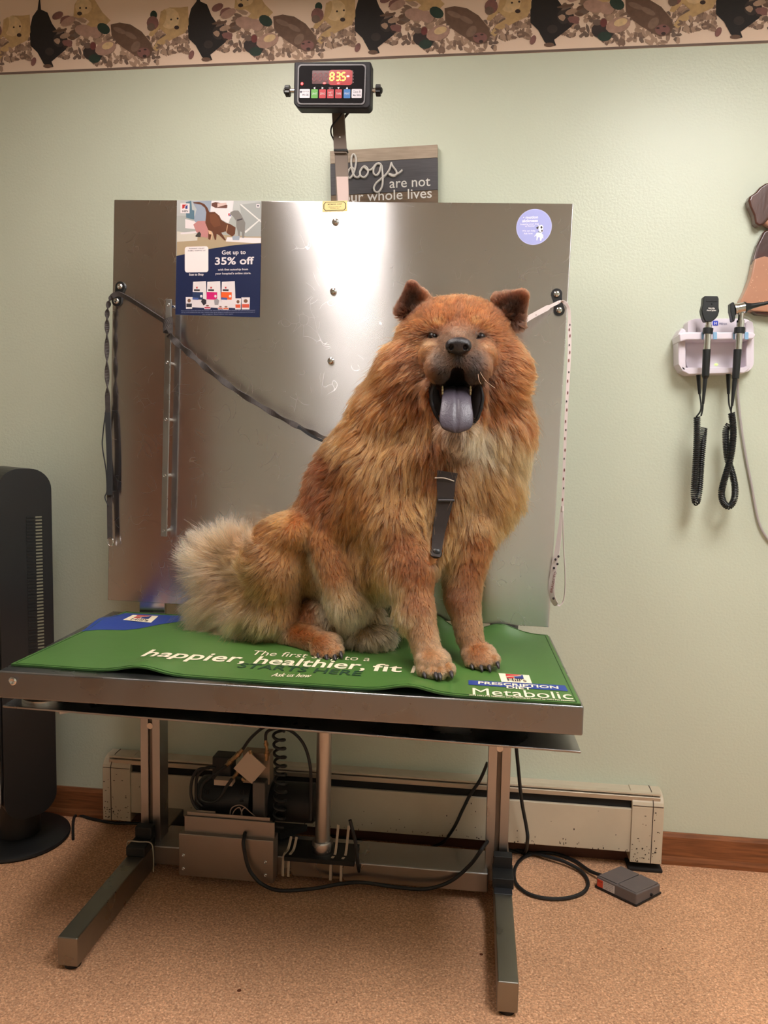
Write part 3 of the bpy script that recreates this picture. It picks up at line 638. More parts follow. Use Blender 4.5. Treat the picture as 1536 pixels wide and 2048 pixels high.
b = MB(); drapepoly(b, [(937, 1368.5), (1136, 1381.5), (1130, 1370), (937, 1359.5)], matblue, 0.0008)
hills(b, [(1003, 1363), (1064, 1366.5), (1058, 1350), (997, 1346)])
mtext(b, 'PRESCRIPTION', 955, 1367, 1116, 1377, 5, cream, 0.02); mtext(b, 'DIET', 1012, 1376, 1062, 1379, 5, cream, 0.02)
mtext(b, 'Metabolic', 942, 1388.5, 1143, 1398, 14, cream, 0.0)
mtext(b, "2014 Hill's Pet Nutrition Inc. Trademarks owned by Hill's Pet Nutrition", 938, 1390.5, 1150, 1402.5, 2.4, cream, 0.01)
b.build('product_print', matob)

# ================================================================== PAPERS ON THE BACKBOARD
KB = mpp(-0.24)
def BF(x, y, off): return (PB(x, y, off), UB, ZB, NB)
_lay = [0]
def bpoly(b, pts, m, lvl):
    q = [PB(x, y, 0.0)-B0 for x, y in pts]
    b.prism([(p@UB, p[2]) for p in q], (B0+NB*lvl, UB, ZB, NB), 0, m, back=False)
def btext(b, s, x, y, cap, m, width=None, bold=0.0, align='CENTER', lvl=0.002, shear=0.0):
    b.text(s, PB(x, y, lvl), UB, ZB, cap*KB/0.72, m, width=None if width is None else width*KB, bold=bold, align=align, shear=shear)
def ellpts(cx, cy, rx, ry, n=18, rot=0):
    c, s = math.cos(rot), math.sin(rot)
    return [(cx+rx*math.cos(2*math.pi*i/n)*c-ry*math.sin(2*math.pi*i/n)*s, cy+rx*math.cos(2*math.pi*i/n)*s+ry*math.sin(2*math.pi*i/n)*c) for i in range(n)]
def pm(name, r, g, b_, **k): return mat(name, S(r, g, b_), 0.35, spec=0.5, **k)
def poster():
    navy = pm('poster_navy', 26, 36, 72); navy2 = pm('poster_navy_dark', 24, 34, 74); white = pm('poster_white', 224, 214, 216)
    b = MB(); q = [(354, 401), (523, 404), (519, 635), (351, 630)]
    bpoly(b, q, pm('poster_room_grey', 168, 170, 166), 0.0006)
    bpoly(b, q[::-1], white, 0.0002)
    z = lambda x, y: (340+x*200/1536, 390+y*260/1997)       # coordinates of the close look at the poster
    def zp(pts, m, lvl): bpoly(b, [z(*p) for p in pts], m, lvl)
    L = 0.0007
    zp([(110, 80), (1405, 92), (1400, 330), (110, 320)], pm('poster_room_pale', 180, 182, 180), L)
    zp([(110, 600), (700, 610), (1400, 640), (1400, 745), (620, 830), (105, 940)], pm('poster_floor', 172, 152, 124), L+.00005)
    zp([(110, 560), (430, 600), (420, 700), (110, 720)], pm('poster_sheen', 206, 198, 186), L+.0001)
    zp([(245, 110), (330, 90), (340, 230), (375, 240), (375, 380), (250, 350)], pm('poster_blue_grey', 90, 118, 134), L+.0001)
    zp([(235, 370), (400, 410), (420, 530), (235, 510)], white, L+.0001); zp([(160, 580), (520, 545), (520, 580), (170, 605)], white, L+.00015)
    zp([(1070, 150), (1400, 110), (1400, 640), (1160, 640)], pm('poster_crate', 158, 160, 158), L+.0001)
    zp([(1075, 150), (1095, 140), (1400, 400), (1400, 425)], pm('poster_crate_line', 216, 214, 210), L+.00015); zp([(1150, 560), (1380, 370), (1395, 380), (1160, 590)], mat('poster_crate_line'), L+.0002)
    # kneeling person: pale blue scrubs, white coat, forearm, pink trousers
    zp([(340, 100), (640, 90), (620, 260), (540, 400), (390, 420), (370, 380), (410, 220)], pm('poster_scrub', 146, 156, 172), L+.0002)
    zp([(640, 90), (980, 90), (960, 250), (900, 440), (700, 330), (620, 260)], white, L+.00022)
    zp([(640, 130), (700, 110), (850, 140), (885, 160), (880, 200), (860, 205), (700, 200), (640, 170)], pm('poster_skin', 104, 66, 56), L+.00025)
    zp([(730, 130), (870, 120), (870, 150), (730, 190)], pm('poster_cuff', 206, 178, 172), L+.00028)
    zp([(360, 455), (430, 400), (560, 400), (600, 560), (580, 660), (470, 640), (400, 560)], pm('poster_pink', 186, 128, 126), L+.0003)
    zp([(390, 630), (450, 560), (480, 600), (470, 650), (400, 645)], pm('poster_shoe', 66, 60, 56), L+.00032)
    # brown cat
    cat = pm('poster_cat', 98, 58, 40)
    zp([(355, 112), (450, 108), (530, 140), (580, 200), (605, 265), (690, 262), (760, 320), (790, 385), (860, 430), (930, 450), (1010, 500), (1000, 600), (960, 640), (880, 590), (860, 560), (790, 580), (860, 690), (840, 700), (760, 620), (720, 600), (710, 690), (690, 690), (650, 560), (620, 690), (590, 680), (590, 540), (545, 430), (560, 270), (540, 200), (480, 150), (370, 130)], cat, L+.0004)
    zp([(610, 300), (700, 290), (760, 380), (780, 470), (680, 500), (620, 420)], pm('poster_cat_light', 112, 68, 46), L+.00045)
    zp([(590, 540), (640, 560), (660, 600), (640, 690), (625, 690), (640, 610), (600, 600)], pm('poster_cat_leg', 210, 170, 136), L+.00048)
    zp([(870, 520), (885, 460), (892, 462), (880, 540), (864, 590)], mat('poster_cat_leg'), L+.00048)
    # grey puppy, bowl
    gp = pm('poster_pup', 126, 122, 118)
    zp([(930, 265), (985, 240), (1050, 240), (1090, 290), (1120, 350), (1160, 430), (1150, 560), (1140, 660), (1110, 660), (1105, 570), (1080, 560), (1075, 640), (1050, 640), (1040, 560), (1020, 480), (1020, 400), (970, 330), (925, 300)], gp, L+.00035)
    zp([(1030, 380), (1110, 360), (1118, 378), (1035, 402)], pm('poster_collar', 60, 54, 60), L+.0004)
    zp([(955, 630), (1075, 630), (1065, 695), (965, 695)], pm('poster_bowl', 150, 158, 172), L+.0004)
    zp([(880, 650), (1400, 660), (1400, 735), (1280, 740), (860, 715)], white, L+.0003)
    # navy field
    zp([(100, 938), (620, 828), (1000, 770), (1400, 742), (1378, 1880), (85, 1838)], navy, L+.0005)
    # logo card, top right mark
    zp([(162, 130), (305, 132), (303, 282), (162, 280)], white, L+.0005)
    zp([(192, 150), (228, 150), (228, 200), (190, 215)], hred, L+.0006); zp([(228, 150), (262, 150), (190, 200)], hred, L+.0006); zp([(238, 180), (272, 150), (272, 215), (238, 215)], hblue, L+.0006)
    btext(b, "Hill's", *z(233, 262), 4.0, inkk, 12, 0.02, lvl=L+.0007)
    zp([(885, 270), (945, 270), (940, 360), (885, 355)], pm('poster_badge', 226, 216, 220), L+.0003); zp([(895, 285), (932, 285), (900, 330)], hred, L+.00034); zp([(905, 325), (935, 295), (935, 330)], hblue, L+.00034)
    zp([(1328, 140), (1380, 142), (1378, 195), (1328, 192)], white, L+.0004); zp([(1340, 155), (1368, 156), (1366, 182), (1340, 180)], pm('poster_mark', 90, 90, 100), L+.0005)
    # address card (scan code left out)
    rr = rrect(50*KB, 51*KB, 5*KB); c_ = PB(*z(408, 990), L+.0006); b.prism(rr, (c_, UB, ZB, NB), 0.0001, pm('poster_card', 240, 226, 226), back=False)
    ink2 = pm('poster_ink', 60, 50, 80)
    btext(b, 'PLEASANT VALLEY', *z(410, 828), 2.1, ink2, 33, 0.01, lvl=L+.0009); btext(b, 'ANIMAL HOSPITAL LLC', *z(410, 862), 2.1, ink2, 38, 0.01, lvl=L+.0009)
    btext(b, 'Scan to Shop', *z(404, 1236), 4.2, white, 31, 0.03, lvl=L+.0008)
    btext(b, 'Get up to', *z(978, 910), 8.2, white, 50, 0.015, lvl=L+.0008)
    btext(b, '35% off', *z(978, 1065), 14.5, white, 82, 0.02, lvl=L+.0008)
    btext(b, 'with first autoship from', *z(968, 1158), 4.0, white, 63, 0.012, lvl=L+.0008)
    btext(b, "your hospital's online store.", *z(970, 1218), 4.0, white, 75, 0.012, lvl=L+.0008)
    # food bags and cans
    for x0, c, cn in ((350, (44, 58, 92), 'a'), (568, (206, 32, 110), 'b'), (792, (232, 96, 44), 'c')):
        zp([(x0+8, 1335), (x0+205, 1325), (x0+222, 1740), (x0-8, 1725)], white, L+.0006)
        zp([(x0-2, 1490), (x0+160, 1495), (x0+158, 1610), (x0-4, 1605)], pm('poster_bag_'+cn, *c), L+.00065)
        zp([(x0+22, 1450), (x0+112, 1452), (x0+110, 1478), (x0+20, 1476)], inkk, L+.00065)
        zp([(x0+52, 1412), (x0+80, 1412), (x0+76, 1438), (x0+56, 1438)], hred, L+.00065)
        b.prism([(p[0]*1, p[1]*1) for p in ellpts(0, 0, 2.6*KB, 2.6*KB, 14)], (PB(*z(x0+130, 1555), L+.0007), UB, ZB, NB), 0, white, back=False)
        zp([(x0, 1575), (x0+90, 1580), (x0+88, 1612), (x0-2, 1608)], pm('poster_tagblue', 70, 90, 150), L+.0007) if cn != 'b' else None
    for x0, y0, w_, h_, c in ((245, 1570, 105, 180, (50, 50, 60)), (525, 1680, 105, 75, (190, 60, 80)), (735, 1700, 85, 60, (200, 90, 70)), (815, 1700, 95, 65, (226, 110, 70)), (1000, 1590, 95, 170, (216, 90, 60)), (1100, 1575, 130, 185, (210, 86, 66))):
        zp([(x0, y0), (x0+w_, y0), (x0+w_-6, y0+h_), (x0+4, y0+h_)], white, L+.0008)
        zp([(x0+8, y0+h_*0.55), (x0+w_-10, y0+h_*0.55), (x0+w_-12, y0+h_*0.85), (x0+10, y0+h_*0.85)], pm('poster_can_%d' % c[0], *c), L+.00085)
        zp([z_ for z_ in ellpts(x0+w_*0.5, y0+h_*0.3, w_*0.25, h_*0.16, 10)], pm('poster_animal', 120, 84, 66), L+.00085)
    zp([(480, 1640), (500, 1590), (560, 1610), (560, 1670), (520, 1700)], pm('poster_collie', 50, 48, 56), L+.0009); zp([(680, 1620), (720, 1590), (760, 1620), (745, 1690), (690, 1690)], pm('poster_grey_cat', 150, 146, 150), L+.0009)
    for y, s_ in ((1780, 'New customers receive 35% off their first autoship order placed online. Discount applied at checkout. Offer valid once per household'), (1808, 'and may not be combined with other offers. Autoship orders may be changed or cancelled at any time. See the online store for full details of'), (1835, 'the program. Restrictions may apply.')):
        btext(b, s_, *z(735, y), 1.5, pm('poster_small', 170, 172, 196), 156 if y < 1830 else 66, lvl=L+.0008)
    return tag(b.build('poster', weld=False), 'navy and white pet food discount poster reading 35% off on the steel backboard', 'poster')
poster()
def sticker():
    b = MB(); lil = mat('sticker_lilac', S(168, 172, 226), 0.35); wt = mat('sticker_white', S(244, 240, 250), 0.5); bk = inkk
    c0 = PB(1068, 454, 0.0003); r = 33*KB
    b.prism(ellpts(0, 0, r, r, 48), (c0, UB, ZB, NB), 0.0006, mat('sticker_edge', S(190, 192, 236), 0.4)); b.prism(ellpts(0, 0, r*.965, r*.965, 48), (c0+NB*.0006, UB, ZB, NB), 0.0001, lil)
    L = .0012
    btext(b, '\u2022 motion', 1061, 437, 5.2, wt, 28, 0.02, lvl=L); btext(b, 'sickness', 1060, 444, 5.2, wt, 29, 0.03, lvl=L)
    btext(b, 'keeping your dog', 1059, 449.5, 3.0, wt, 34, 0.01, lvl=L); btext(b, 'at home?', 1060, 453.5, 3.0, wt, 18, 0.01, lvl=L)
    btext(b, 'We can help.', 1058, 463, 3.2, wt, 25, 0.01, lvl=L); btext(b, 'Ask how.', 1057, 468.5, 3.2, wt, 17, 0.01, lvl=L)
    z = lambda x, y: (1000+x*180/1229, 400+y*300/2048)
    def zp(pts, m, l): bpoly(b, [z(*p) for p in pts], m, l)
    zp([(520, 355), (570, 340), (590, 360), (585, 440), (560, 450), (535, 440)], wt, L); zp([(500, 450), (560, 445), (590, 480), (590, 530), (575, 520), (560, 560), (545, 555), (545, 510), (520, 510), (508, 555), (496, 550), (500, 510), (490, 470)], wt, L)
    zp([(468, 495), (490, 470), (496, 478), (470, 505)], wt, L)
    zp([(492, 380), (530, 358), (525, 385), (512, 402)], bk, L+.0002); zp(ellpts(566, 375, 13, 17, 12), bk, L+.0002); zp(ellpts(573, 422, 9, 16, 12), bk, L+.0002); zp([(520, 430), (560, 440), (558, 448), (520, 438)], mat('sticker_collar', S(60, 80, 90), 0.5), L+.0002)
    return tag(b.build('round_sticker', weld=False), 'round lilac sticker with white writing and a small white dog, on the steel backboard', 'sticker')
sticker()
# ================================================================== WOODEN SIGN ON THE WALL
SY = -0.022
s_tl, s_tr = PY(660, 302, SY), PY(875, 289, SY)
US = (s_tr-s_tl); WS = np.linalg.norm(US); US /= WS; VS = np.array([-US[2], 0, US[0]]); NS = np.array([0, -1.0, 0])
sign = thing('wooden_sign', 'plank wall sign with white writing dogs are not our whole lives, behind the display mast', 'sign', s_tl)
rows = [(0, 24, mat('sign_beige', S(176, 156, 136), 0.6, noise_amt=0.25, noise_scale=6, stretch=(3, 1, 30))), (24.6, 84, mat('sign_slate', S(84, 80, 84), 0.6, noise_amt=0.25, noise_scale=6, stretch=(3, 1, 40))), (84.6, 144, mat('sign_brown', S(122, 98, 76), 0.6, noise_amt=0.3, noise_scale=6, stretch=(3, 1, 40))), (144.6, 205, mat('sign_slate'))]
ks = mpp(SY)
for a, c, m in rows:
    MB().prism([(0, -c*ks), (WS, -c*ks), (WS, -a*ks), (0, -a*ks)], (s_tl-NS*0.021, US, VS, NS), 0.021, m).build('plank', sign, bevel=0.001)
zz_ = lambda x, y: PY(540+x*0.2344, 110+y*0.2344, SY-0.003)
b = MB(); sw = mat('sign_white', S(226, 220, 214), 0.6)
strokes = [[(724, 985), (700, 962), (672, 985), (662, 1025), (680, 1052), (708, 1020), (728, 960), (735, 890), (718, 850), (700, 862), (693, 910), (700, 980), (722, 1035), (748, 1046), (768, 1025), (768, 995), (790, 960), (815, 952), (836, 980), (830, 1020), (800, 1046), (772, 1030), (768, 1000)],
           [(806, 962), (835, 985), (868, 975), (900, 938), (930, 925), (948, 938)], [(948, 938), (915, 928), (888, 960), (882, 1005), (905, 1028), (932, 1000), (950, 942), (958, 990), (962, 1060), (955, 1125), (925, 1170), (896, 1165), (886, 1135), (905, 1095), (945, 1060), (990, 1020), (1020, 975), (1034, 925)],
           [(1034, 918), (1048, 950), (1076, 990), (1078, 1018), (1055, 1035), (1022, 1026), (1020, 1016), (1060, 1026), (1100, 1008), (1130, 982)]]
for s_ in strokes: b.tube(spline([zz_(*p) for p in s_], 6), 0.0050, sw, 8, flat=0.6, side=(0, 1, 0))
b.build('raised_dogs_lettering', sign)
b = MB(); ss = 26*0.2344/0.53*ks
def stext(s_, x0, y0, x1, cap):
    a = PY(540+x0*.2344, 110+y0*.2344, SY-0.0006); b.text(s_, a, US, VS, cap*.2344*ks/0.72, sw, width=(x1-x0)*.2344*ks, bold=0.006)
stext('are not', 1018, 1135, 1356, 82); stext('our whole lives', 620, 1256, 1362, 82)
a = PY(700, 445, SY-0.0006); b.text('they make our lives whole', a-VS*0.02, US, VS, 0.024, sw, width=0.20)
b.build('sign_writing', sign)

# ================================================================== LEASHES
web = mat('grey_webbing', S(72, 65, 63), 0.8, noise_amt=0.35, noise_scale=90); webd = mat('dark_webbing', S(44, 46, 50), 0.7)
t = thing('grey_leash', 'grey twisted nylon leash looped over the left guide and tie rail, running to the dog', 'leash', PB(222, 1085, 0.03))
b = MB()
tail = spline([PB(220, 1078, .022), PB(219, 1000, .02), PB(219, 900, .022), PB(216, 820, .022), PB(214, 740, .024), PB(214, 660, .024), PB(215, 620, .024), PB(222, 596, .026), PB(235, 588, .024), PB(252, 594, .026), PB(280, 611, .036), PB(305, 627, .046), PB(328, 642, .056)], 14)
def tw(q): return UB*math.cos(q*26)+NB*math.sin(q*26)*0.8 if 0.28 < q < 0.66 else UB*1.0
def tw2(q):
    if q < 0.28: return UB
    if q < 0.60: a = (q-0.28)*60; return UB*math.cos(a)+NB*math.sin(a)
    return np.array([-0.25, 0, 0.97])+NB*0.3
b.strap(tail, lambda q: 0.013 if q > .3 else 0.015, 0.003, web, tw2); b.build('strap', t)
b = MB()
run = spline([PB(338, 668, .05), PB(352, 684, .046), PB(385, 712, .05), PB(430, 750, .055), PB(480, 786, .06), PB(540, 823, .07), PB(596, 853, .085), PB(640, 872, .11), PB(672, 888, .14), PY(705, 898, -.42)], 14)
b.strap(run, lambda q: 0.017-0.008*q+0.003*math.sin(q*70), 0.0035, web, lambda q: np.array([0.45, 0, 0.9])+NB*(0.5*math.sin(q*45))); b.build('strap', t)
b = MB(); b.strap(spline([PB(596, 853, .088), PB(622, 871, .10), PB(650, 884, .12), PB(672, 893, .14), PY(700, 902, -.42)], 8), 0.007, 0.003, webd, (0.4, 0, 0.9)); b.build('strap_tail', t)
b = MB(); rc = PB(336, 652, .044); ra_ = (r0-r1)/np.linalg.norm(r0-r1); wpts = []
for i in range(41):
    q = i/40; an = q*2*math.pi*2.2; wpts.append(rc+UB*0.0125*math.cos(an)+NB*0.0105*math.sin(an)+ra_*(0.014-0.030*q+0.004*math.cos(an)))
b.strap(wpts, 0.016, 0.0022, web, ra_); b.build('rail_wrap', t)
b = MB(); b.strap(spline([PB(213, 810, .02), PB(206, 868, .02), PB(205, 895, .02), PB(212, 940, .018), PB(214, 980, .018), PB(210, 995, .02), PB(217, 1012, .02)], 8), 0.0065, 0.003, webd, (0.4, -1, 0)); b.build('handle_loop', t)
b = MB(); b.strap(spline([PB(215, 825, .026), PB(219, 920, .026), PB(219, 990, .026)], 8), 0.016, 0.003, webd, UB); b.build('padded_handle', t)
b = MB(); c = PB(221, 1084, .022); b.tube([c+UB*0.009*math.cos(a)+np.array([0, 0, 0.012*math.sin(a)]) for a in np.linspace(0, 2*math.pi, 25)], 0.0016, chrome, 8, caps=False); b.build('metal_ring', t)
# white printed leash
t = thing('white_leash', 'thin white printed leash hanging over the right guide of the backboard', 'leash', PB(1120, 1200, 0.03))
ww = mat('white_webbing', S(222, 208, 206), 0.7); ink_b = mat('print_black', S(50, 40, 44), 0.7); ink_r = mat('print_red', S(190, 60, 80), 0.7)
up_ = spline([PY(1036, 652, -.40), PB(1058, 636, .10), PB(1085, 621, .05), PB(1112, 607, .022), PB(1124, 603, .022), PB(1133, 609, .024), PB(1138, 622, .022), PB(1139, 650, .02)], 8)
dn = spline([PB(1139, 645, .02), PB(1139, 700, .02), PB(1135, 780, .02), PB(1131, 860, .02), PB(1128, 940, .02), PB(1125, 1015, .02)], 14)
b = MB(); b.strap(up_, lambda q: 0.013 if q < .35 else 0.008, 0.0012, ww, lambda q: (ZB if q < .5 else UB*0.9+NB*0.4)); b.strap(dn, lambda q: 0.0095-0.003*q, 0.0012, ww, UB*0.97+NB*0.2)
b.build('strap', t)
lp = spline([PB(1124, 1016, .02), PB(1121, 1050, .022), PB(1116, 1090, .024), PB(1109, 1130, .026), PB(1104, 1165, .026), PB(1104, 1190, .026), PB(1110, 1206, .026), PB(1118, 1211, .026), PB(1126, 1203, .022), PB(1130, 1180, .02), PB(1130, 1140, .018), PB(1127, 1090, .018), PB(1126, 1040, .018), PB(1125, 1016, .018)], 8)
b = MB(); b.strap(lp, lambda q: 0.017*math.sin(min(1, q*2.2+0.25)*math.pi/2) if q < .55 else 0.006, 0.0012, ww, lambda q: (UB*0.85+NB*0.5) if q < .5 else (UB*0.25+NB)); b.build('hand_loop', t)
b = MB()
def mark(p, m, w_=0.003, h_=0.0035): b.ell(p, (w_/2, 0.0007, h_/2), m, n=8, m=6)
for (x, y) in ((1117, 1113), (1111, 1119), (1115, 1128), (1108, 1136), (1107, 1197)): mark(PB(x, y, .0305), ink_b, .006, .007)
b.text('BRAVECTO', PB(1104.5, 1186, .0305), np.array([0.17, 0, 1.0]), np.array([-1, 0, 0.17]), 0.009, ink_r, n=NB, width=0.056, bold=0.01)
for i in range(20): mark(dn[min(len(dn)-1, 2+i*len(dn)//21)]+NB*.0016+UB*.0008*(-1)**i, ink_r if i % 3 else ink_b, .0032, .009 if i % 3 else .006)
for i, (x, y) in enumerate(((1070, 631), (1079, 625.5), (1088, 621))): b.box(PB(x, y, .075-.02*i), (0.008, 0.0006, 0.0022), ink_r, Matrix.Rotation(-0.5, 3, 'Y'))
b.build('printing', t)
b = MB(); b.cyl(PB(1125, 1012, .02), PB(1125, 1022, .02), 0.0035, ww); b.build('knot', t)
# ================================================================== BASEBOARD HEATER
hy = -0.065
ez = mat('heater_enamel', S(206, 190, 166), 0.4, noise_amt=0.08, noise_scale=12, spec=0.45)
grime = mat('grime', S(60, 44, 36), 0.8); hk = mat('heater_gap', S(22, 20, 20), 0.8)
def hz(py, Y=hy): return float(PY(1200, py, Y)[2])
z_top, z_g1, z_lip, z_b0, z_b1, z_bot = hz(1566, 0), hz(1585.5), hz(1593.5), hz(1597), hz(1613), hz(1699)
XH0, XH1 = -0.872, 0.845
heater = thing('baseboard_heater', 'long cream metal baseboard heater along the wall behind the table', 'heater', (0, -0.03, 0))
def prof(b, pts, x0, x1, m): b.prism([(-y, z) for y, z in pts], ((x0, 0, 0), (0, 1, 0), (0, 0, 1), (1, 0, 0)), x1-x0, m)
# y given positive = out from the wall
b = MB(); b.prism([(0, z_bot), (-0.055, z_bot), (-0.055, z_top-0.02), (0, z_top-0.006)], ((XH0+.02, 0, 0), (0, 1, 0), (0, 0, 1), (1, 0, 0)), XH1-XH0-.04, hk); b.build('core', heater)
b = MB(); b.prism([(0, z_top), (-0.03, z_top-0.001), (-0.062, z_g1+0.006), (-0.062, z_g1+.001), (-0.02, z_g1+.001), (0, z_g1+.001)], ((XH0, 0, 0), (0, 1, 0), (0, 0, 1), (1, 0, 0)), XH1-XH0, ez); b.build('top_cover', heater, bevel=0.0015)
b = MB(); b.prism([(-0.05, z_g1-0.003), (-0.066, z_g1-0.003), (-0.066, z_b0), (-0.05, z_b0)], ((XH0, 0, 0), (0, 1, 0), (0, 0, 1), (1, 0, 0)), XH1-XH0, mat('damper_steel', S(190, 176, 156), 0.35, 0.5)); b.build('damper', heater, bevel=0.002)
b = MB(); b.prism([(-0.056, z_bot), (-0.067, z_bot), (-0.067, z_b1), (-0.056, z_b1)], ((XH0, 0, 0), (0, 1, 0), (0, 0, 1), (1, 0, 0)), XH1-XH0, ez); fp = b.build('front_panel', heater, bevel=0.002)
rr = random.Random(3); b = MB()
for i in range(130):
    x = rr.uniform(XH0+.1, XH1-.06); z = z_bot+abs(rr.gauss(0, 0.012))+.001 if rr.random() < .75 else rr.uniform(z_bot, z_b1)
    b.box((x, -0.0672, z), (rr.uniform(.001, .003), 0.0006, rr.uniform(.001, .006)), grime)
sc_ = b.build('scuffs', fp); sc_['kind'] = 'stuff'
def endcap(x0, x1, xs):
    b = MB(); zt, zb = z_top+0.003, z_bot-0.028
    pr = [(0, zb), (-0.072, zb), (-0.073, z_b1+.008)]+[(-0.073+0.045*(1-math.cos(a)), z_b1+.008+(zt-z_b1-.008)*math.sin(a)) for a in np.linspace(0.2, math.pi/2, 7)]+[(0, zt)]
    b.prism(pr, ((x0, 0, 0), (0, 1, 0), (0, 0, 1), (1, 0, 0)), x1-x0, ez)
    o = b.build('end_cap', heater, bevel=0.002)
    g = MB(); g.prism([(y-.0012, z+(.0012 if z > .1 else 0)) for y, z in pr], ((xs-.001, 0, 0), (0, 1, 0), (0, 0, 1), (1, 0, 0)), .002, grime)
    g.box(((x0+x1)/2, -0.0728, z_b1+0.014), (x1-x0-.004, 0.0016, 0.0014), grime)
    for i in range(46):
        g.box((rr.uniform(x0+.004, x1-.004), -0.0731, zb+abs(rr.gauss(0, .03))+.004 if rr.random() < .7 else rr.uniform(zb, z_b1)), (rr.uniform(.001, .005), 0.0006, rr.uniform(.001, .003)), grime)
    g.build('seam_and_scuffs', o)
    return o
endcap(XH1-0.082, XH1+0.009, XH1-0.022); endcap(XH0-0.018, XH0+0.075, XH0+.01)
MB().box((XH1-.035, -0.035, 0.005), (0.10, 0.07, 0.010), mat('dust_black', S(30, 24, 22), 0.9)).build('shoe', heater, bevel=0.003)

# ================================================================== TOWER FAN
FC = np.array([-1.114, -0.175, 0]); ph = math.radians(50)
nf = np.array([-math.cos(ph), -math.sin(ph), 0]); sd = np.array([-nf[1], nf[0], 0]) ; bk_ = -nf
if sd@np.array([0.55, -0.83, 0]) < 0: sd = -sd
fan = thing('tower_fan', 'tall black tower fan on a round base, left of the exam table', 'fan', FC)
fb = mat('fan_black', S(26, 26, 28), 0.42, spec=0.45); fs_ = mat('fan_silver', S(170, 168, 166), 0.35, 0.4)
zt, zb = 1.165, float(PY(70, 1618, -.2)[2]); dp, wd = 0.150, 0.23
side0 = FC+sd*(-wd/2)
b = MB(); b.prism(rrect(dp, zt-zb, 0.062, 8, 0, (zt+zb)/2), (side0, bk_, np.array([0, 0, 1.0]), np.cross(bk_, [0, 0, 1.0])), wd*(1 if np.cross(bk_, [0, 0, 1.0])@sd > 0 else -1), fb, smooth=False)
b.build('housing', fan, bevel=0.012, seg=4)
b = MB(); b.prism(rrect(wd*0.9, (zt-zb)*0.86, 0.05, 8, 0, (zt+zb)/2), (FC+nf*(dp/2+.001), np.cross([0, 0, 1.0], nf), np.array([0, 0, 1.0]), nf), 0.004, mat('fan_mesh', S(16, 16, 18), 0.6, bump=0.6, bump_scale=90)); b.build('front_grille', fan)
b = MB()
for i in range(22):
    x = -wd*.42+wd*.84*i/21; p = FC+nf*(dp/2+.006)+np.cross([0, 0, 1.0], nf)*x; b.box((p[0], p[1], (zt+zb)/2+.03), (0.003, 0.003, (zt-zb)*.7), fb)
b.build('grille_bars', fan)
b = MB(); e_ = FC+nf*(dp/2+.004); u_ = np.cross([0, 0, 1.0], nf)
o1 = [(0.085*math.cos(a), 1.045+0.060*math.sin(a)) for a in np.linspace(0, 2*math.pi, 40)[:-1]]
b.prism(o1, (e_, u_, np.array([0, 0, 1.0]), nf), 0.010, fs_); b.prism([(x*.72, 1.045+(z-1.045)*.72) for x, z in o1], (e_+nf*.010, u_, np.array([0, 0, 1.0]), nf), 0.003, fb); b.build('control_ring', fan, bevel=.002)
b = MB(); b.prism(rrect(wd*.84, .115, .04, 6, 0, zb+.085), (e_, u_, np.array([0, 0, 1.0]), nf), 0.008, fs_); b.build('lower_trim', fan, bevel=.002)
sideo = FC+sd*(wd/2+.0005); vb = MB(); vl = mat('fan_slot_dark', S(8, 8, 8), 0.7); v2 = mat('fan_slot_pale', S(120, 118, 100), 0.5)
for i in range(56):
    z = 1.02-0.0098*i
    vb.hexa([tuple(sideo+bk_*a+sd*c+np.array([0, 0, z+e])) for a, c, e in [(p_+.021, c_, e_) for p_, c_, e_ in ((-.020, 0, 0), (.002, 0, 0), (.002, .0015, 0), (-.020, .0015, 0), (-.020, 0, .005), (.002, 0, .005), (.002, .0015, .005), (-.020, .0015, .005))]], vl)
    vb.hexa([tuple(sideo+bk_*a+sd*c+np.array([0, 0, z+e])) for a, c, e in [(p_+.021, c_, e_) for p_, c_, e_ in ((.006, 0, 0), (.024, 0, 0), (.024, .0015, 0), (.006, .0015, 0), (.006, 0, .0045), (.024, 0, .0045), (.024, .0015, .0045), (.006, .0015, .0045))]], v2 if i < 46 else vl)  # pale colour painted in for the lit wall seen through open slots
vo_ = vb.build('side_vent', fan)
b = MB(); b.cyl((FC[0], FC[1], .02), (FC[0], FC[1], .21), 0.062, fb, n=32); b.build('neck', fan)
b = MB(); bc = FC+np.array([-.005, -.0, 0]); b.lathe([(0, 0), (0.148, 0), (0.153, 0.006), (0.151, 0.013), (0.14, 0.018), (0.07, 0.026), (0, 0.028)], bc, (0, 0, 1), fb, 64); b.build('base', fan)
def cable(name, pts, r, label, cat='cable', m=blackr, n=8, sub=8, group=None):
    b = MB(); b.tube(spline(pts, sub), r, m, n); return tag(b.build(name), label, cat, group)
cable('fan_cord', [(-0.945, -0.16, 0.005), PZ(150, 1632, .005), PZ(185, 1638, .005), PZ(230, 1646, .005), PZ(300, 1650, .005), (-0.45, -0.11, 0.005)], 0.0045, 'black power cord on the floor between the fan base and the heater', 'power cord')

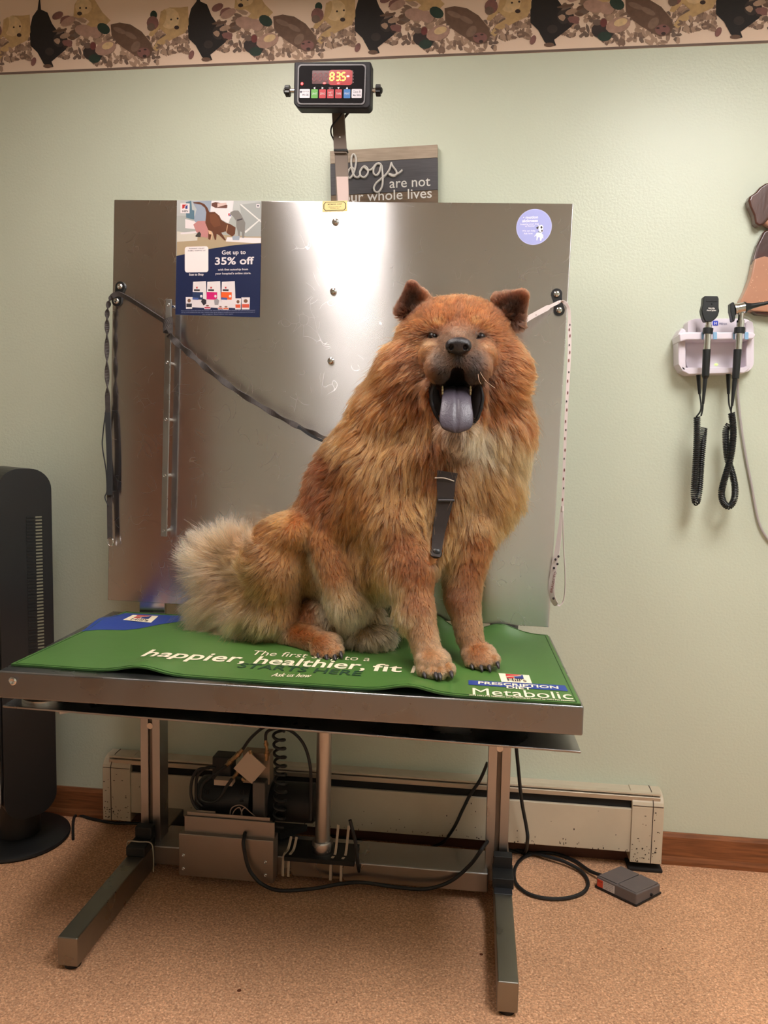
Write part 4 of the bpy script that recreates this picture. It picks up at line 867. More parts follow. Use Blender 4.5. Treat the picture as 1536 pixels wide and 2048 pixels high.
# ================================================================== PUMP UNIT UNDER THE TABLE
alu = brushed('aluminium_box', S(164, 156, 150), 0.42, 0.2, 'H', bump=0.03); mb_ = mat('motor_black', S(30, 32, 36), 0.5, noise_amt=.3, noise_scale=8); cardm = mat('cream_plate', S(196, 172, 152), 0.6); castm = mat('cast_grey', S(96, 92, 90), 0.5, 0.5)
pump = thing('hydraulic_pump', 'electric hydraulic pump with steel control box, bolted to the beam under the table', 'hydraulic pump', (-0.39, -0.26, 0.03))
Yc = -0.335
def boxpx(b, x0, y0, x1, y1, Y, dep, m):
    a, c = PY(x0, y1, Y), PY(x1, y0, Y); b.hexa([(a[0], Y, a[2]), (c[0], Y, a[2]), (c[0], Y+dep, a[2]), (a[0], Y+dep, a[2]), (a[0], Y, c[2]), (c[0], Y, c[2]), (c[0], Y+dep, c[2]), (a[0], Y+dep, c[2])], m); return b
cb = boxpx(MB(), 357, 1682, 547, 1751, Yc-.016, 0.05, alu).build('control_box', pump, bevel=0.003)
b = MB(); boxpx(b, 369, 1646, 549, 1686, Yc-.002, 0.004, alu); boxpx(b, 374, 1636, 540, 1650, Yc+.004, 0.003, alu); b.build('box_flange', pump, bevel=0.001)
for x, y in ((367, 1710), (367, 1737), (531, 1724), (531, 1750)):
    MB().lathe([(0.0045, 0), (0.0045, 0.002), (0.003, 0.003), (0.0015, 0.0015), (0, 0.0015)], PY(x, y, Yc-.016), (0, -1, 0), chrome2).build('bolt', cb)
for x, y in ((405, 1640), (508, 1648)): MB().ell(PY(x, y, Yc+.0035), (.003, .001, .003), mat('rust_brown', S(96, 56, 40), 0.5)).build('rivet', cb)
b = MB(); mc0, mc1 = PY(400, 1588, -.24), PY(508, 1596, -.24)
b.lathe([(0, 0), (0.045, 0), (0.054, .008), (0.056, .02), (0.056, np.linalg.norm(mc1-mc0))], mc0, mc1-mc0, mb_, 36)
b.build('motor', pump)
b = MB()
for x in (411, 416, 480, 486):
    for dy in (0, 1): 
        p = PY(x, 1583, -.2985); b.box(p+np.array([0, 0.002, -.002]), (.003, .004, .014), hk)
for x in (413, 483): b.box(PY(x, 1602, -.296), (.010, .005, .004), hk)
b.build('motor_vent', pump)
b = MB(); boxpx(b, 504, 1566, 530, 1640, -.302, 0.11, castm); b.build('motor_mount', pump, bevel=.004)
b = MB(); rc0, rc1 = PY(532, 1600, -.22), PY(632, 1606, -.22); b.lathe([(0, 0), (.052, 0), (.056, .006), (.056, np.linalg.norm(rc1-rc0)-.006), (.05, np.linalg.norm(rc1-rc0)), (0, np.linalg.norm(rc1-rc0))], rc0, rc1-rc0, mat('reservoir_black', S(20, 19, 20), 0.6), 32); b.build('reservoir', pump)
b = MB(); boxpx(b, 424, 1516, 462, 1560, -.27, 0.05, mat('capacitor_black', S(24, 24, 27), 0.5)); b.build('capacitor_box', pump, bevel=.004)
b = MB(); boxpx(b, 428, 1562, 464, 1570, -.297, 0.03, cardm); b.build('motor_label', pump)
b = MB(); boxpx(b, 485, 1508, 540, 1566, -.27, 0.04, mat('manifold_alu', S(150, 132, 116), 0.45, .6)); b.build('manifold', pump, bevel=.002)
q = [PY(496, 1503, -.295), PY(532, 1535, -.295), PY(504, 1568, -.295), PY(467, 1537, -.295)]
b = MB(); b.hexa([q[2], q[1], q[1]+np.array([0, .004, 0]), q[2]+np.array([0, .004, 0]), q[3], q[0], q[0]+np.array([0, .004, 0]), q[3]+np.array([0, .004, 0])], cardm)
b.build('cream_tag_plate', pump)
for (x0, y0, x1, y1, r) in ((470, 1516, 486, 1498, .006), (452, 1532, 472, 1512, .006), (531, 1480, 534, 1500, .005), (534, 1500, 533, 1520, .006), (478, 1542, 466, 1556, .005), (484, 1556, 490, 1562, .005), (500, 1500, 504, 1512, .005)):
    b = MB(); b.cyl(PY(x0, y0, -.29), PY(x1, y1, -.29), r, mat('fitting_brass', S(150, 124, 92), 0.35, .9), n=10)
    b.cyl(PY(x0+(x1-x0)*.3, y0+(y1-y0)*.3, -.29), PY(x0+(x1-x0)*.55, y0+(y1-y0)*.55, -.29), r*1.35, mat('fitting_brass'), n=6); b.build('hose_fitting', pump)
def pt(px, Y): return [PY(x, y, Y) for x, y in px]
hoses = [([(486, 1498), (500, 1478), (522, 1458), (540, 1450)], -.29), ([(531, 1480), (534, 1464), (556, 1456), (585, 1464), (608, 1490), (620, 1530), (622, 1580), (621, 1640)], -.29), ([(452, 1532), (430, 1548), (408, 1566), (402, 1585), (404, 1600), (425, 1604), (440, 1595), (452, 1575), (464, 1558)], -.31), ([(432, 1536), (412, 1536), (395, 1552), (392, 1580), (394, 1600), (405, 1612)], -.31), ([(418, 1536), (396, 1540), (384, 1560), (382, 1590), (390, 1612), (402, 1622)], -.315)]
for pts, Y in hoses: MB().tube(spline(pt(pts, Y), 8), 0.0045, blackr, 8).build('hose', pump)
b = MB(); cpts = []
for i in range(260):
    q_ = i/259; base = PY(557+4*math.sin(q_*3), 1462+q_*190, -.30); a = q_*9.5*2*math.pi*1.15; cpts.append(base+np.array([0.0155*math.cos(a), 0.0155*math.sin(a), 0]))
b.tube(cpts, 0.0042, blackr, 7); b.build('coiled_cable', pump)
b = MB()
for pts in ([(462, 1640), (468, 1622), (480, 1616), (486, 1640)], [(460, 1640), (462, 1618), (478, 1610), (492, 1616)], [(480, 1640), (484, 1622), (490, 1616), (500, 1624), (511, 1634), (512, 1640)]): b.tube(spline(pt(pts, -.318), 6), 0.0016, mat('wire_pale', S(150, 130, 118), 0.5), 6)
b.build('wires', pump)
b = MB(); boxpx(b, 392, 1624, 430, 1634, -.322, 0.004, cardm); b.text('CAUTION HIGH VOLTAGE', PY(394, 1631, -.3225), (1, 0, 0), (0, 0, 1), .006, inkk, n=np.array([0, -1, 0]), width=.045); b.build('voltage_label', pump)
b = MB(); b.hexa([PZ(372, 1668, .087), PZ(560, 1680, .087), (-0.20, -.15, .087), (-0.54, -.15, .087)]+[p+np.array([0, 0, .02]) for p in (PZ(372, 1668, .087), PZ(560, 1680, .087), np.array((-0.20, -.15, .087)), np.array((-0.54, -.15, .087)))], mat('tray_black', S(18, 16, 16), 0.7)); b.build('tray', pump)
# cables of the table
MB().tube(spline(pt([(490, 1666)], -.34)+pt([(489, 1672)], -.352)+pt([(487, 1690), (495, 1730)], -.366)+pt([(507, 1752), (527, 1770), (560, 1781)], -.368)+pt([(620, 1778)], -.345)+pt([(680, 1768), (725, 1765), (790, 1774), (850, 1778)], -.32)+pt([(900, 1763), (940, 1730), (966, 1695)], -.31)+[PY(985, 1670, -.20)], 8), 0.0052, blackr, 8).build('cable', pump)
MB().tube(spline(pt([(700, 1640), (712, 1690), (716, 1730)], -.31)+[PZ(722, 1762, .006)], 8), 0.005, blackr, 8).build('signal_cable', table)
cable('mains_cable', pt([(975, 1525), (960, 1560), (940, 1590), (925, 1620), (905, 1660)], -.10)+[PZ(880, 1688, .006), PZ(840, 1698, .006), PZ(780, 1694, .006), PZ(720, 1682, .006), PZ(660, 1672, .006)], 0.005, 'black cable slanting down from behind the right column to the floor')
cable('drop_cable', [PY(1031, 1480, -.16), PY(1036, 1530, -.14), PY(1043, 1600, -.12), PY(1053, 1655, -.11), PY(1055, 1680, -.11), PZ(1048, 1706, .006), PZ(1015, 1700, .006), PZ(975, 1696, .006)], 0.0052, 'black cable dropping straight down in front of the heater, right of the column')
# ================================================================== FOOT PEDAL
A_, B_, C_ = PZ(1192, 1774, 0.003), PZ(1272, 1812, 0.003), PZ(1320, 1787, 0.003); D_ = A_+C_-B_
pg = mat('pedal_grey', S(104, 94, 92), 0.5, noise_amt=.1, noise_scale=30)
pedal = thing('foot_pedal', 'grey foot switch with red and white label, on the floor before the heater', 'foot switch', (A_+B_+C_+D_)/4)
hA, hB = 0.042, 0.036
b = MB(); b.hexa([A_, B_, C_, D_]+[p+np.array([0, 0, h_]) for p, h_ in ((A_, .034), (B_, .034), (C_, .028), (D_, .028))], pg); b.build('housing', pedal, bevel=.0035, seg=3)
b = MB(); inn = lambda s_, t_, z: (A_*(1-s_)+B_*s_)*(1-t_)+(D_*(1-s_)+C_*s_)*t_+np.array([0, 0, z])
b.hexa([inn(-.02, -.02, .0), inn(1.02, -.02, .0), inn(1.02, 1.02, 0), inn(-.02, 1.02, 0), inn(-.02, -.02, .004), inn(1.02, -.02, .004), inn(1.02, 1.02, .004), inn(-.02, 1.02, .004)], blackr); b.build('rubber_base', pedal)
b = MB(); b.hexa([inn(.53, .04, .0335), inn(.97, .04, .0335), inn(.97, .96, .029), inn(.53, .96, .029), inn(.53, .04, .037), inn(.97, .04, .035), inn(.97, .96, .032), inn(.53, .96, .0335)], pg); tp = b.build('treadle', pedal, bevel=.002)
b = MB(); b.hexa([inn(.03, .04, .0335), inn(.50, .04, .0335), inn(.50, .96, .029), inn(.03, .96, .029), inn(.03, .04, .036), inn(.50, .04, .036), inn(.50, .96, .033), inn(.03, .96, .033)], pg); b.build('top_cover', pedal, bevel=.002)
ub = (B_-A_); lb = np.linalg.norm(ub); ub /= lb; nb_ = np.cross(ub, [0, 0, 1.0])
b = MB(); o0 = A_+np.array([0, 0, .006])+nb_*.0006
b.prism([(.004, 0), (.058, 0), (.058, .022), (.004, .022)], (o0, ub, ZB, nb_), .0005, mat('label_white', S(210, 202, 198), .5)); b.prism([(.004, 0), (.022, 0), (.022, .022), (.004, .022)], (o0+nb_*.0005, ub, ZB, nb_), .0003, mat('label_red', S(206, 70, 44), .5))
for i in range(4): b.text(('LINEMASTER', 'SWITCH CORP', 'WOODSTOCK CT', 'TYPE 491-S')[i], o0+nb_*.001+ub*.024+ZB*(.0175-.005*i), ub, ZB, .0045, inkk, n=nb_, width=.03)
b.text('DELUXE', o0+nb_*.001+ub*.006+ZB*.014, ub, ZB, .005, inkk, n=nb_, width=.013); b.build('label_plate', pedal)
MB().cyl(C_*.6+B_*.4+np.array([0, 0, .012]), C_*.6+B_*.4+np.array([0, 0, .012])-nb_*0+np.array([.004, -.004, 0]), .004, blackr).build('switch_pin', pedal)
MB().tube(spline([inn(.02, .35, .02)]+[PZ(x, y, z) for x, y, z in ((1180, 1742, .012), (1150, 1722, .006), (1110, 1707, .006), (1075, 1706, .006), (1045, 1716, .006), (1029, 1740, .006), (1033, 1768, .006), (1058, 1788, .006), (1095, 1797, .006), (1135, 1796, .006), (1166, 1785, .006), (1176, 1766, .006), (1163, 1743, .008), (1130, 1724, .014), (1090, 1712, .014), (1062, 1706, .010), (1035, 1700, .006), (1005, 1694, .006), (960, 1685, .006))], 8), .0052, blackr, 8).build('cable', pedal)

# ================================================================== WALL DIAGNOSTIC SET
wp = mat('holder_white', S(226, 216, 226), 0.3, spec=.5); wb = mat('holder_blue', S(140, 180, 214), .35)
OY = -0.03; ko = mpp(-0.06)
def OP(x, y, Y): return PY(x, y, Y)
hold = thing('instrument_charger', 'white wall charger cradle holding two black medical scopes on the green wall', 'wall charger', PY(1430, 700, 0))
def opr(b, pts, Y, dep, m, **k):   # pixels at plane Y, extruded back to the wall by dep
    q = [PY(x, y, Y) for x, y in pts]; b.prism([(p[0], p[2]) for p in q], ((0, Y, 0), (1, 0, 0), (0, 0, 1), (0, 1, 0)), dep, m, **k)
def rpx(x0, y0, x1, y1, r, n=6): return [(p[0], p[1]) for p in rrect(x1-x0, y1-y0, r, n, (x0+x1)/2, (y0+y1)/2)]
b = MB(); opr(b, rpx(1372, 637, 1508, 745, 22), -.022, .0225, wp); b.build('back_plate', hold, bevel=.004, seg=3)
out = [(1366, 745), (1361, 735), (1361, 690), (1366, 676), (1376, 670), (1505, 668), (1512, 672), (1505, 682), (1501, 720), (1496, 735), (1486, 743), (1470, 746), (1385, 748)]
inn_ = [(1380, 680), (1500, 680), (1494, 690), (1490, 725), (1482, 734), (1470, 737), (1388, 738), (1374, 728), (1370, 712), (1370, 694)]
b = MB()
# tray wall: outer shell minus pocket, built as side, bottom and top bars
opr(b, [(1356, 668), (1364, 655), (1372, 660), (1372, 745), (1364, 740), (1357, 728)], -.06, .06, wp)
opr(b, [(1360, 728), (1372, 735), (1488, 735), (1502, 725), (1499, 738), (1488, 746), (1378, 749), (1364, 742)], -.06, .06, wp)
opr(b, [(1497, 675), (1508, 672), (1503, 700), (1501, 735), (1492, 738), (1492, 700)], -.06, .06, wp)
b.build('cradle_shell', hold, bevel=.004, seg=3)
b = MB(); opr(b, [(1358, 668), (1372, 664), (1506, 664), (1512, 669), (1507, 678), (1372, 680), (1360, 684)], -.085, .085, wp); b.build('cradle_bar', hold, bevel=.004, seg=3)
for q_ in ((1376, 640, 1392, 672, 6), (1492, 642, 1506, 672, 6)): b = MB(); opr(b, rpx(*q_), -.05, .05, wp); b.build('cradle_shoulder', hold, bevel=.004, seg=3)
for x0 in (1403, 1426, 1466, 1489):
    MB().hexa([tuple(PY(x, y, Y)) for x, y, Y in ((x0, 679, -.088), (x0+8, 679, -.088), (x0+8, 679, -.07), (x0, 679, -.07), (x0, 664, -.088), (x0+8, 664, -.088), (x0+8, 664, -.07), (x0, 664, -.07))], wb).build('blue_clip', hold, bevel=.0015)
b = MB(); opr(b, [(1425.5, 641.5), (1436, 641.5), (1436, 651), (1425.5, 651)], -.0229, .0005, mat('logo_cobalt', S(52, 70, 190), .4)); b.text('H', PY(1431, 649, -.0232), (1, 0, 0), (0, 0, 1), .010, whitep, n=np.array([0, -1, 0]), align='CENTER', bold=.02)
b.text('Hillrom', PY(1438, 649.5, -.0232), (1, 0, 0), (0, 0, 1), .009, mat('ink_navy', S(70, 74, 120), .5), n=np.array([0, -1, 0]), width=.021); b.build('brand_mark', hold)
b = MB(); b.ell(PY(1432.5, 729, -.024), (.005, .002, .0028), mat('led_green', S(190, 240, 120), .4, emit=(.5, 1, .2), es=1.2)); b.build('led', hold)
gm = mat('scope_black', S(22, 24, 26), .42); YS = -.098
def limb(b, x0, y0, x1, y1, r0, r1, m, Y=YS, n=20): b.cyl(PY(x0, y0, Y), PY(x1, y1, Y), r0*ko, m, r1*ko, n)
def coilcord(pts, Y, m, rad=5.0, r=0.0021, turns=55, sub=10):
    c = spline([PY(x, y, Yv) for x, y, Yv in pts], sub); c = np.array(c); L = np.r_[0, np.cumsum(np.linalg.norm(np.diff(c, axis=0), axis=1))]
    N = turns*9; s_ = np.linspace(0, L[-1], N); P_ = np.stack([np.interp(s_, L, c[:, k]) for k in range(3)], 1)
    T_ = np.gradient(P_, axis=0); T_ /= np.linalg.norm(T_, axis=1)[:, None]; A2 = np.cross(T_, [0, 1.0, 0]); A2 /= np.linalg.norm(A2, axis=1)[:, None]; B2 = np.cross(T_, A2)
    a = np.linspace(0, turns*2*math.pi, N)
    Q_ = P_+rad*ko*(A2*np.cos(a)[:, None]+B2*np.sin(a)[:, None]); return MB().tube(list(Q_), r, m, 6)
# ophthalmoscope
t = thing('ophthalmoscope', 'black ophthalmoscope with flat head, standing in the left slot of the white charger', 'medical scope', PY(1413, 700, YS))
b = MB(); hp = [(1408, 592), (1436, 592), (1438, 597), (1438, 615), (1439, 622), (1436, 632), (1431, 638), (1424, 643), (1410, 643), (1407, 637), (1404, 627), (1403, 620), (1406, 608), (1407, 596)]
opr(b, hp, YS-.012, .024, gm); b.build('head', t, bevel=.003, seg=3)
b = MB(); opr(b, rpx(1413, 597, 1434, 603, 1), YS-.0135, .002, mat('scope_recess', S(12, 12, 13), .5)); b.ell(PY(1424, 607.5, YS-.013), (.0022, .001, .0022), mat('scope_recess')); b.build('aperture', t)
b = MB(); b.text('Welch Allyn', PY(1423, 618, YS-.0128), (1, 0, 0), (0, 0, 1), .006, whitep, n=np.array([0, -1, 0]), width=.017, align='CENTER', bold=.02); b.text('PanOptic', PY(1423, 622, YS-.0128), (1, 0, 0), (0, 0, 1), .005, whitep, n=np.array([0, -1, 0]), width=.024, align='CENTER', bold=.01); b.build('head_print', t)
b = MB(); limb(b, 1417.5, 641, 1416.5, 650, 5.2, 5.2, chrome); limb(b, 1416.5, 650, 1416.5, 657, 6.2, 6.2, chrome); b.build('neck', t)
b = MB(); limb(b, 1416.5, 656, 1415, 668, 9, 9, gm); b.build('collar', t, bevel=.001)
b = MB(); limb(b, 1415.5, 668, 1413.5, 700, 6.6, 6.6, chrome); b.build('barrel', t)
b = MB(); limb(b, 1413.5, 699, 1411, 752, 7.0, 6.6, gm); limb(b, 1411, 752, 1410, 758, 6.6, 4, gm); b.build('grip', t)
b = MB(); limb(b, 1410.5, 757, 1406, 808, 4, 2.2, gm); limb(b, 1396.5, 748, 1399, 788, 4.2, 2.6, gm, Y=-.04); b.tube(spline(pt([(1406, 806), (1405, 820), (1402, 832)], -.09), 5), .0024, gm, 8); b.tube(spline([PY(1399, 786, -.04), PY(1402, 808, -.045), PY(1401, 822, -.06), PY(1393, 833, -.08)], 5), .0024, gm, 8); b.build('cord', t)
coilcord([(1394, 834, -.085), (1394, 860, -.085), (1393, 900, -.085), (1390, 950, -.085), (1388, 985, -.085), (1391, 1004, -.08), (1395, 1000, -.07), (1399, 975, -.065), (1402, 930, -.065), (1406, 880, -.065), (1408, 856, -.07)], -.08, gm, 5.2, turns=84).build('coiled_cord', t)
# otoscope
t = thing('otoscope', 'chrome and black otoscope with long speculum pointing right, in the right charger slot', 'medical scope', PY(1475, 700, YS))
b = MB(); b.cyl(PY(1471, 618, YS), PY(1489, 615, YS), 9.5*ko, chrome, n=28); b.cyl(PY(1468, 619, YS), PY(1472, 618, YS), 11*ko, chrome, n=28); b.build('head', t, bevel=.001)
b = MB(); b.lathe([(0, 0), (10, 0), (8.5, 3), (5, 12), (3.5, 24), (2.6, 48), (1.8, 70), (0, 70)] and [(r_*ko, z_*ko) for r_, z_ in ((0, 0), (10.5, 0), (10, 2), (7.5, 4), (5, 14), (3.6, 28), (2.8, 50), (2.0, 68), (0, 68))], PY(1489, 615, YS), PY(1509, 611, YS)-PY(1489, 615, YS), gm, 24); b.build('speculum', t)
b = MB(); opr(b, [(1461, 607), (1465, 604), (1469, 605), (1471, 620), (1471, 636), (1469, 643), (1465, 642), (1464, 634), (1461, 622)], YS-.012, .024, gm); b.build('lens_frame', t, bevel=.002)
b = MB(); limb(b, 1482, 626, 1481, 641, 5.2, 5.2, chrome); limb(b, 1481, 641, 1480, 655, 7, 7, chrome); b.build('neck', t)
b = MB(); limb(b, 1479.5, 655, 1478.5, 667, 9.5, 9.5, gm); b.build('collar', t, bevel=.001)
b = MB(); limb(b, 1478, 667, 1476, 699, 6.4, 6.4, chrome); b.build('barrel', t)
b = MB(); limb(b, 1475.5, 699, 1471, 757, 7.0, 6.4, gm); b.build('grip', t)
b = MB(); limb(b, 1470, 756, 1464, 812, 4.5, 2.2, gm); limb(b, 1456.5, 748, 1457, 788, 4.2, 2.6, gm, Y=-.04); b.tube(spline(pt([(1464, 810), (1462, 822), (1464, 832)], -.09), 5), .0024, gm, 8); b.tube(spline([PY(1457, 786, -.04), PY(1458, 808, -.045), PY(1462, 822, -.06)], 5), .0024, gm, 8); b.build('cord', t)
coilcord([(1463, 826, -.085), (1466, 850, -.085), (1466, 880, -.085), (1460, 920, -.085), (1450, 955, -.085), (1443, 985, -.085), (1447, 1005, -.08), (1458, 1013, -.075), (1468, 1000, -.07), (1470, 975, -.065), (1464, 945, -.062), (1455, 915, -.062), (1452, 885, -.062), (1452, 860, -.065), (1458, 850, -.07)], -.08, gm, 5.2, turns=112).build('coiled_cord', t)
cable('charger_cord', [PY(1475, 745, -.02), PY(1476, 790, -.012), PY(1482, 850, -.01), PY(1492, 915, -.008), PY(1502, 965, -.008), PY(1510, 1010, -.008), PY(1518, 1045, -.008), PY(1530, 1070, -.008), PY(1550, 1090, -.008), PY(1590, 1110, -.008)], .0036, 'thin grey power cord hanging down the wall below the white charger', 'power cord', mat('cord_grey', S(176, 168, 166), .5))
# ================================================================== CARVED WOODEN DOG ON THE WALL
pl = thing('wooden_dog_plaque', 'glossy carved wooden dog wall plaque, brown over tan, above the wall charger', 'wall plaque', PY(1560, 500, 0))
gw = dict(coat=.6)
def plq(name, pts, dep, m, Y=-.002):
    b = MB(); opr(b, pts, Y-dep, dep, m); return b.build(name, pl, bevel=.006, seg=3)
wm1 = mat('plaque_brown', S(96, 56, 44), .35, noise_amt=.45, noise_scale=14, coat=.6, stretch=(1, 1, .3), bump=.5, bump_scale=50); wm2 = mat('plaque_dark', S(78, 40, 34), .35, noise_amt=.4, noise_scale=14, coat=.6, bump=.5, bump_scale=50); wm3 = mat('plaque_tan', S(186, 132, 104), .35, noise_amt=.15, noise_scale=8, coat=.6)
plq('head', [(1524, 380), (1540, 362), (1575, 350), (1620, 356), (1650, 385), (1656, 420), (1640, 450), (1600, 462), (1550, 460), (1526, 445)], .024, wm3)
plq('ear', [(1497, 400), (1500, 392), (1512, 384), (1520, 374), (1532, 366), (1548, 362), (1550, 400), (1545, 430), (1530, 446), (1518, 452), (1511, 446), (1508, 430), (1500, 412)], .032, wm1)
plq('body', [(1528, 462), (1545, 455), (1600, 455), (1640, 470), (1660, 520), (1660, 560), (1504, 545), (1506, 520), (1514, 490)], .024, wm2)
plq('leg', [(1510, 518), (1530, 512), (1560, 520), (1600, 530), (1640, 560), (1650, 600), (1640, 622), (1580, 626), (1540, 624), (1510, 622), (1490, 618), (1479, 612), (1482, 600), (1492, 580), (1502, 555)], .036, wm3)
plq('paw_base', [(1496, 616), (1540, 618), (1640, 618), (1640, 630), (1560, 632), (1515, 628)], .03, wm2)
b = MB(); rr = random.Random(9)
for i in range(60): b.ell(PY(rr.uniform(1500, 1636), rr.uniform(530, 612), -.0385), (.0011, .0006, .0014), mat('fleck_pale', S(226, 180, 150), .4), n=6, m=4)
b.build('carved_flecks', pl)
# ================================================================== DOG
import openvdb
from mathutils.bvhtree import BVHTree
VX = 0.0042
G0 = np.array([-0.56, -0.80, 0.748]); GN = np.array([int(1.06/VX), int(0.58/VX), int(0.96/VX)])
class Field:
    def __init__(s, o, n, vx): s.o, s.n, s.vx = np.asarray(o, float), n, vx; s.a = np.full(tuple(n), 0.1, np.float32)
    def region(s, lo, hi):
        i0 = np.clip(np.floor((lo-s.o)/s.vx).astype(int), 0, s.n); i1 = np.clip(np.ceil((hi-s.o)/s.vx).astype(int)+1, 0, s.n)
        ax = [s.o[k]+s.vx*np.arange(i0[k], i1[k]) for k in range(3)]
        X = np.stack(np.meshgrid(*ax, indexing='ij'), -1).astype(np.float32)
        return (slice(i0[0], i1[0]), slice(i0[1], i1[1]), slice(i0[2], i1[2])), X
    def comb(s, sl, d, k, sub=False):
        a = s.a[sl]
        if sub: d = -d; h = np.clip(0.5-0.5*(d-a)/k*-1, 0, 1); h = np.clip(0.5+0.5*(d-a)/k, 0, 1); s.a[sl] = a*(1-h)+d*h+k*h*(1-h)
        else: h = np.clip(0.5+0.5*(a-d)/k, 0, 1); s.a[sl] = a*(1-h)+d*h-k*h*(1-h)
    def cap(s, p, q, r0, r1, k=0.03, sub=False, sq=None):
        p, q = np.asarray(p), np.asarray(q); R = max(r0, r1)+0.05
        sl, X = s.region(np.minimum(p, q)-R, np.maximum(p, q)+R)
        if 0 in X.shape: return
        d = q-p; L2 = max(d@d, 1e-9); t = np.clip(((X-p)@d)/L2, 0, 1); D = np.linalg.norm(X-p-t[..., None]*d, axis=-1)-(r0+(r1-r0)*t)
        s.comb(sl, D.astype(np.float32), k, sub)
    def ell(s, c, r, k=0.03, sub=False, M=None):
        c, r = np.asarray(c), np.asarray(r, float); R = max(r)+0.05; sl, X = s.region(c-R, c+R)
        if 0 in X.shape: return
        v = X-c
        if M is not None: v = v@M
        k0 = np.linalg.norm(v/r, axis=-1); k1 = np.linalg.norm(v/(r*r), axis=-1); D = k0*(k0-1)/(k1+1e-9)
        s.comb(sl, D.astype(np.float32), k, sub)
    def mesh(s):
        g = openvdb.FloatGrid(); g.background = 0.1; g.copyFromArray(np.ascontiguousarray(s.a)); p, t, q = g.convertToPolygons(isovalue=0.0, adaptivity=0)
        return p*s.vx+s.o, t, q
VM = np.stack([RT, FW, UP], 1)        # columns: picture right, away, up
def C3(px, py, Y): return PY(px, py, Y)
F = Field(G0, GN, VX)
def cap(a, b, k=0.03, sub=False, F_=None):
    (F_ or F).cap(C3(*a[:3]), C3(*b[:3]), a[3]*mpp(a[2]), b[3]*mpp(b[2]), k, sub)
def ell(c, r, k=0.03, sub=False, rot=0.0, F_=None):
    M = VM
    if rot: ca, sa = math.cos(rot), math.sin(rot); M = np.stack([RT*ca-UP*sa, FW, RT*sa+UP*ca], 1)
    (F_ or F).ell(C3(*c), np.array(r, float)*mpp(c[2]), k, sub, M)
# --- trunk, back and haunches
cap((615, 1115, -.385, 84), (795, 955, -.44, 108), .04)
ell((690, 960, -.415), (62, 70, 80), .04, False, .5); cap((690, 1150, -.45, 62), (800, 1100, -.50, 66), .04)
cap((880, 925, -.49, 98), (872, 1075, -.535, 50), .04)
ell((968, 955, -.465), (66, 62, 105), .04); ell((775, 985, -.53), (68, 52, 105), .04)
ell((895, 800, -.475), (140, 92, 108), .04); ell((800, 830, -.46), (66, 66, 85), .04); cap((775, 840, -.47, 58), (735, 920, -.45, 74), .04)
ell((1000, 860, -.47), (52, 60, 70), .04)
ell((553, 1128, -.475), (58, 68, 92), .022); ell((583, 1066, -.49), (46, 50, 40), .03)
ell((545, 1220, -.465), (54, 56, 54), .03)
cap((652, 1085, -.50, 34), (694, 1205, -.53, 38), .014)
cap((640, 1240, -.46, 40), (720, 1240, -.46, 40), .03)
ell((738, 1275, -.50), (44, 38, 24), .02)
cap((510, 1190, -.37, 34), (455, 1160, -.335, 24), .03); cap((455, 1160, -.335, 24), (428, 1120, -.33, 15), .02); cap((500, 1215, -.38, 34), (450, 1205, -.35, 24), .03); cap((505, 1130, -.37, 28), (476, 1092, -.345, 15), .02)
# --- hind foot
cap((560, 1262, -.45, 27), (630, 1283, -.535, 25), .016); ell((652, 1290, -.565), (31, 36, 24), .014)
for x, y, Y in ((633, 1303, -.585), (648, 1306, -.598), (664, 1306, -.600), (677, 1301, -.592)): ell((x, y, Y), (9.5, 18, 11.5), .005)
# --- front legs
cap((800, 1050, -.565, 52), (818, 1130, -.59, 42), .05); cap((818, 1130, -.592, 42), (832, 1215, -.625, 30), .04); cap((832, 1215, -.625, 30), (852, 1292, -.66, 27), .02); ell((866, 1322, -.685), (35, 40, 25), .016)
for x, y, Y in ((845, 1339, -.712), (863, 1344, -.724), (882, 1345, -.728), (899, 1339, -.722)): ell((x, y, Y), (10.5, 19, 13), .005)
cap((938, 1060, -.515, 46), (925, 1195, -.55, 29), .03); cap((925, 1195, -.55, 29), (940, 1275, -.578, 25), .02); ell((958, 1308, -.598), (34, 38, 22), .016)
for x, y, Y in ((940, 1322, -.622), (957, 1326, -.632), (974, 1325, -.634), (989, 1319, -.628)): ell((x, y, Y), (10.5, 18, 11.5), .005)
# --- head
ell((912, 672, -.495), (104, 84, 72), .03)
ell((838, 742, -.52), (70, 55, 66), .03); ell((990, 745, -.52), (62, 55, 66), .03)
ell((884, 652, -.562), (30, 22, 17), .012); ell((946, 652, -.562), (30, 22, 17), .012)
cap((916, 715, -.56, 60), (917, 716, -.64, 46), .022); cap((917, 674, -.575, 24), (917, 690, -.672, 19), .02)
ell((883, 735, -.648), (29, 34, 31), .012); ell((951, 735, -.648), (29, 34, 31), .012)
ell((872, 712, -.60), (25, 28, 25), .03); ell((960, 712, -.60), (25, 28, 25), .03)
cap((911, 872, -.55, 44), (912, 862, -.63, 26), .02)
cap((862, 772, -.615, 14), (880, 848, -.60, 15), .010); cap((960, 774, -.615, 13), (946, 850, -.60, 15), .010)
# mouth, eye slits
ell((913, 796, -.655), (31, 60, 50), .006, True); ell((915, 762, -.67), (16, 60, 26), .006, True)
for x, y, r in ((866, 673, .10), (961, 674, -.22)): ell((x, y, -.600), (14, 20, 4.5), .004, True, r)
# thigh crease
cap((600, 1080, -.555, 5), (652, 1215, -.57, 5), .008, True)
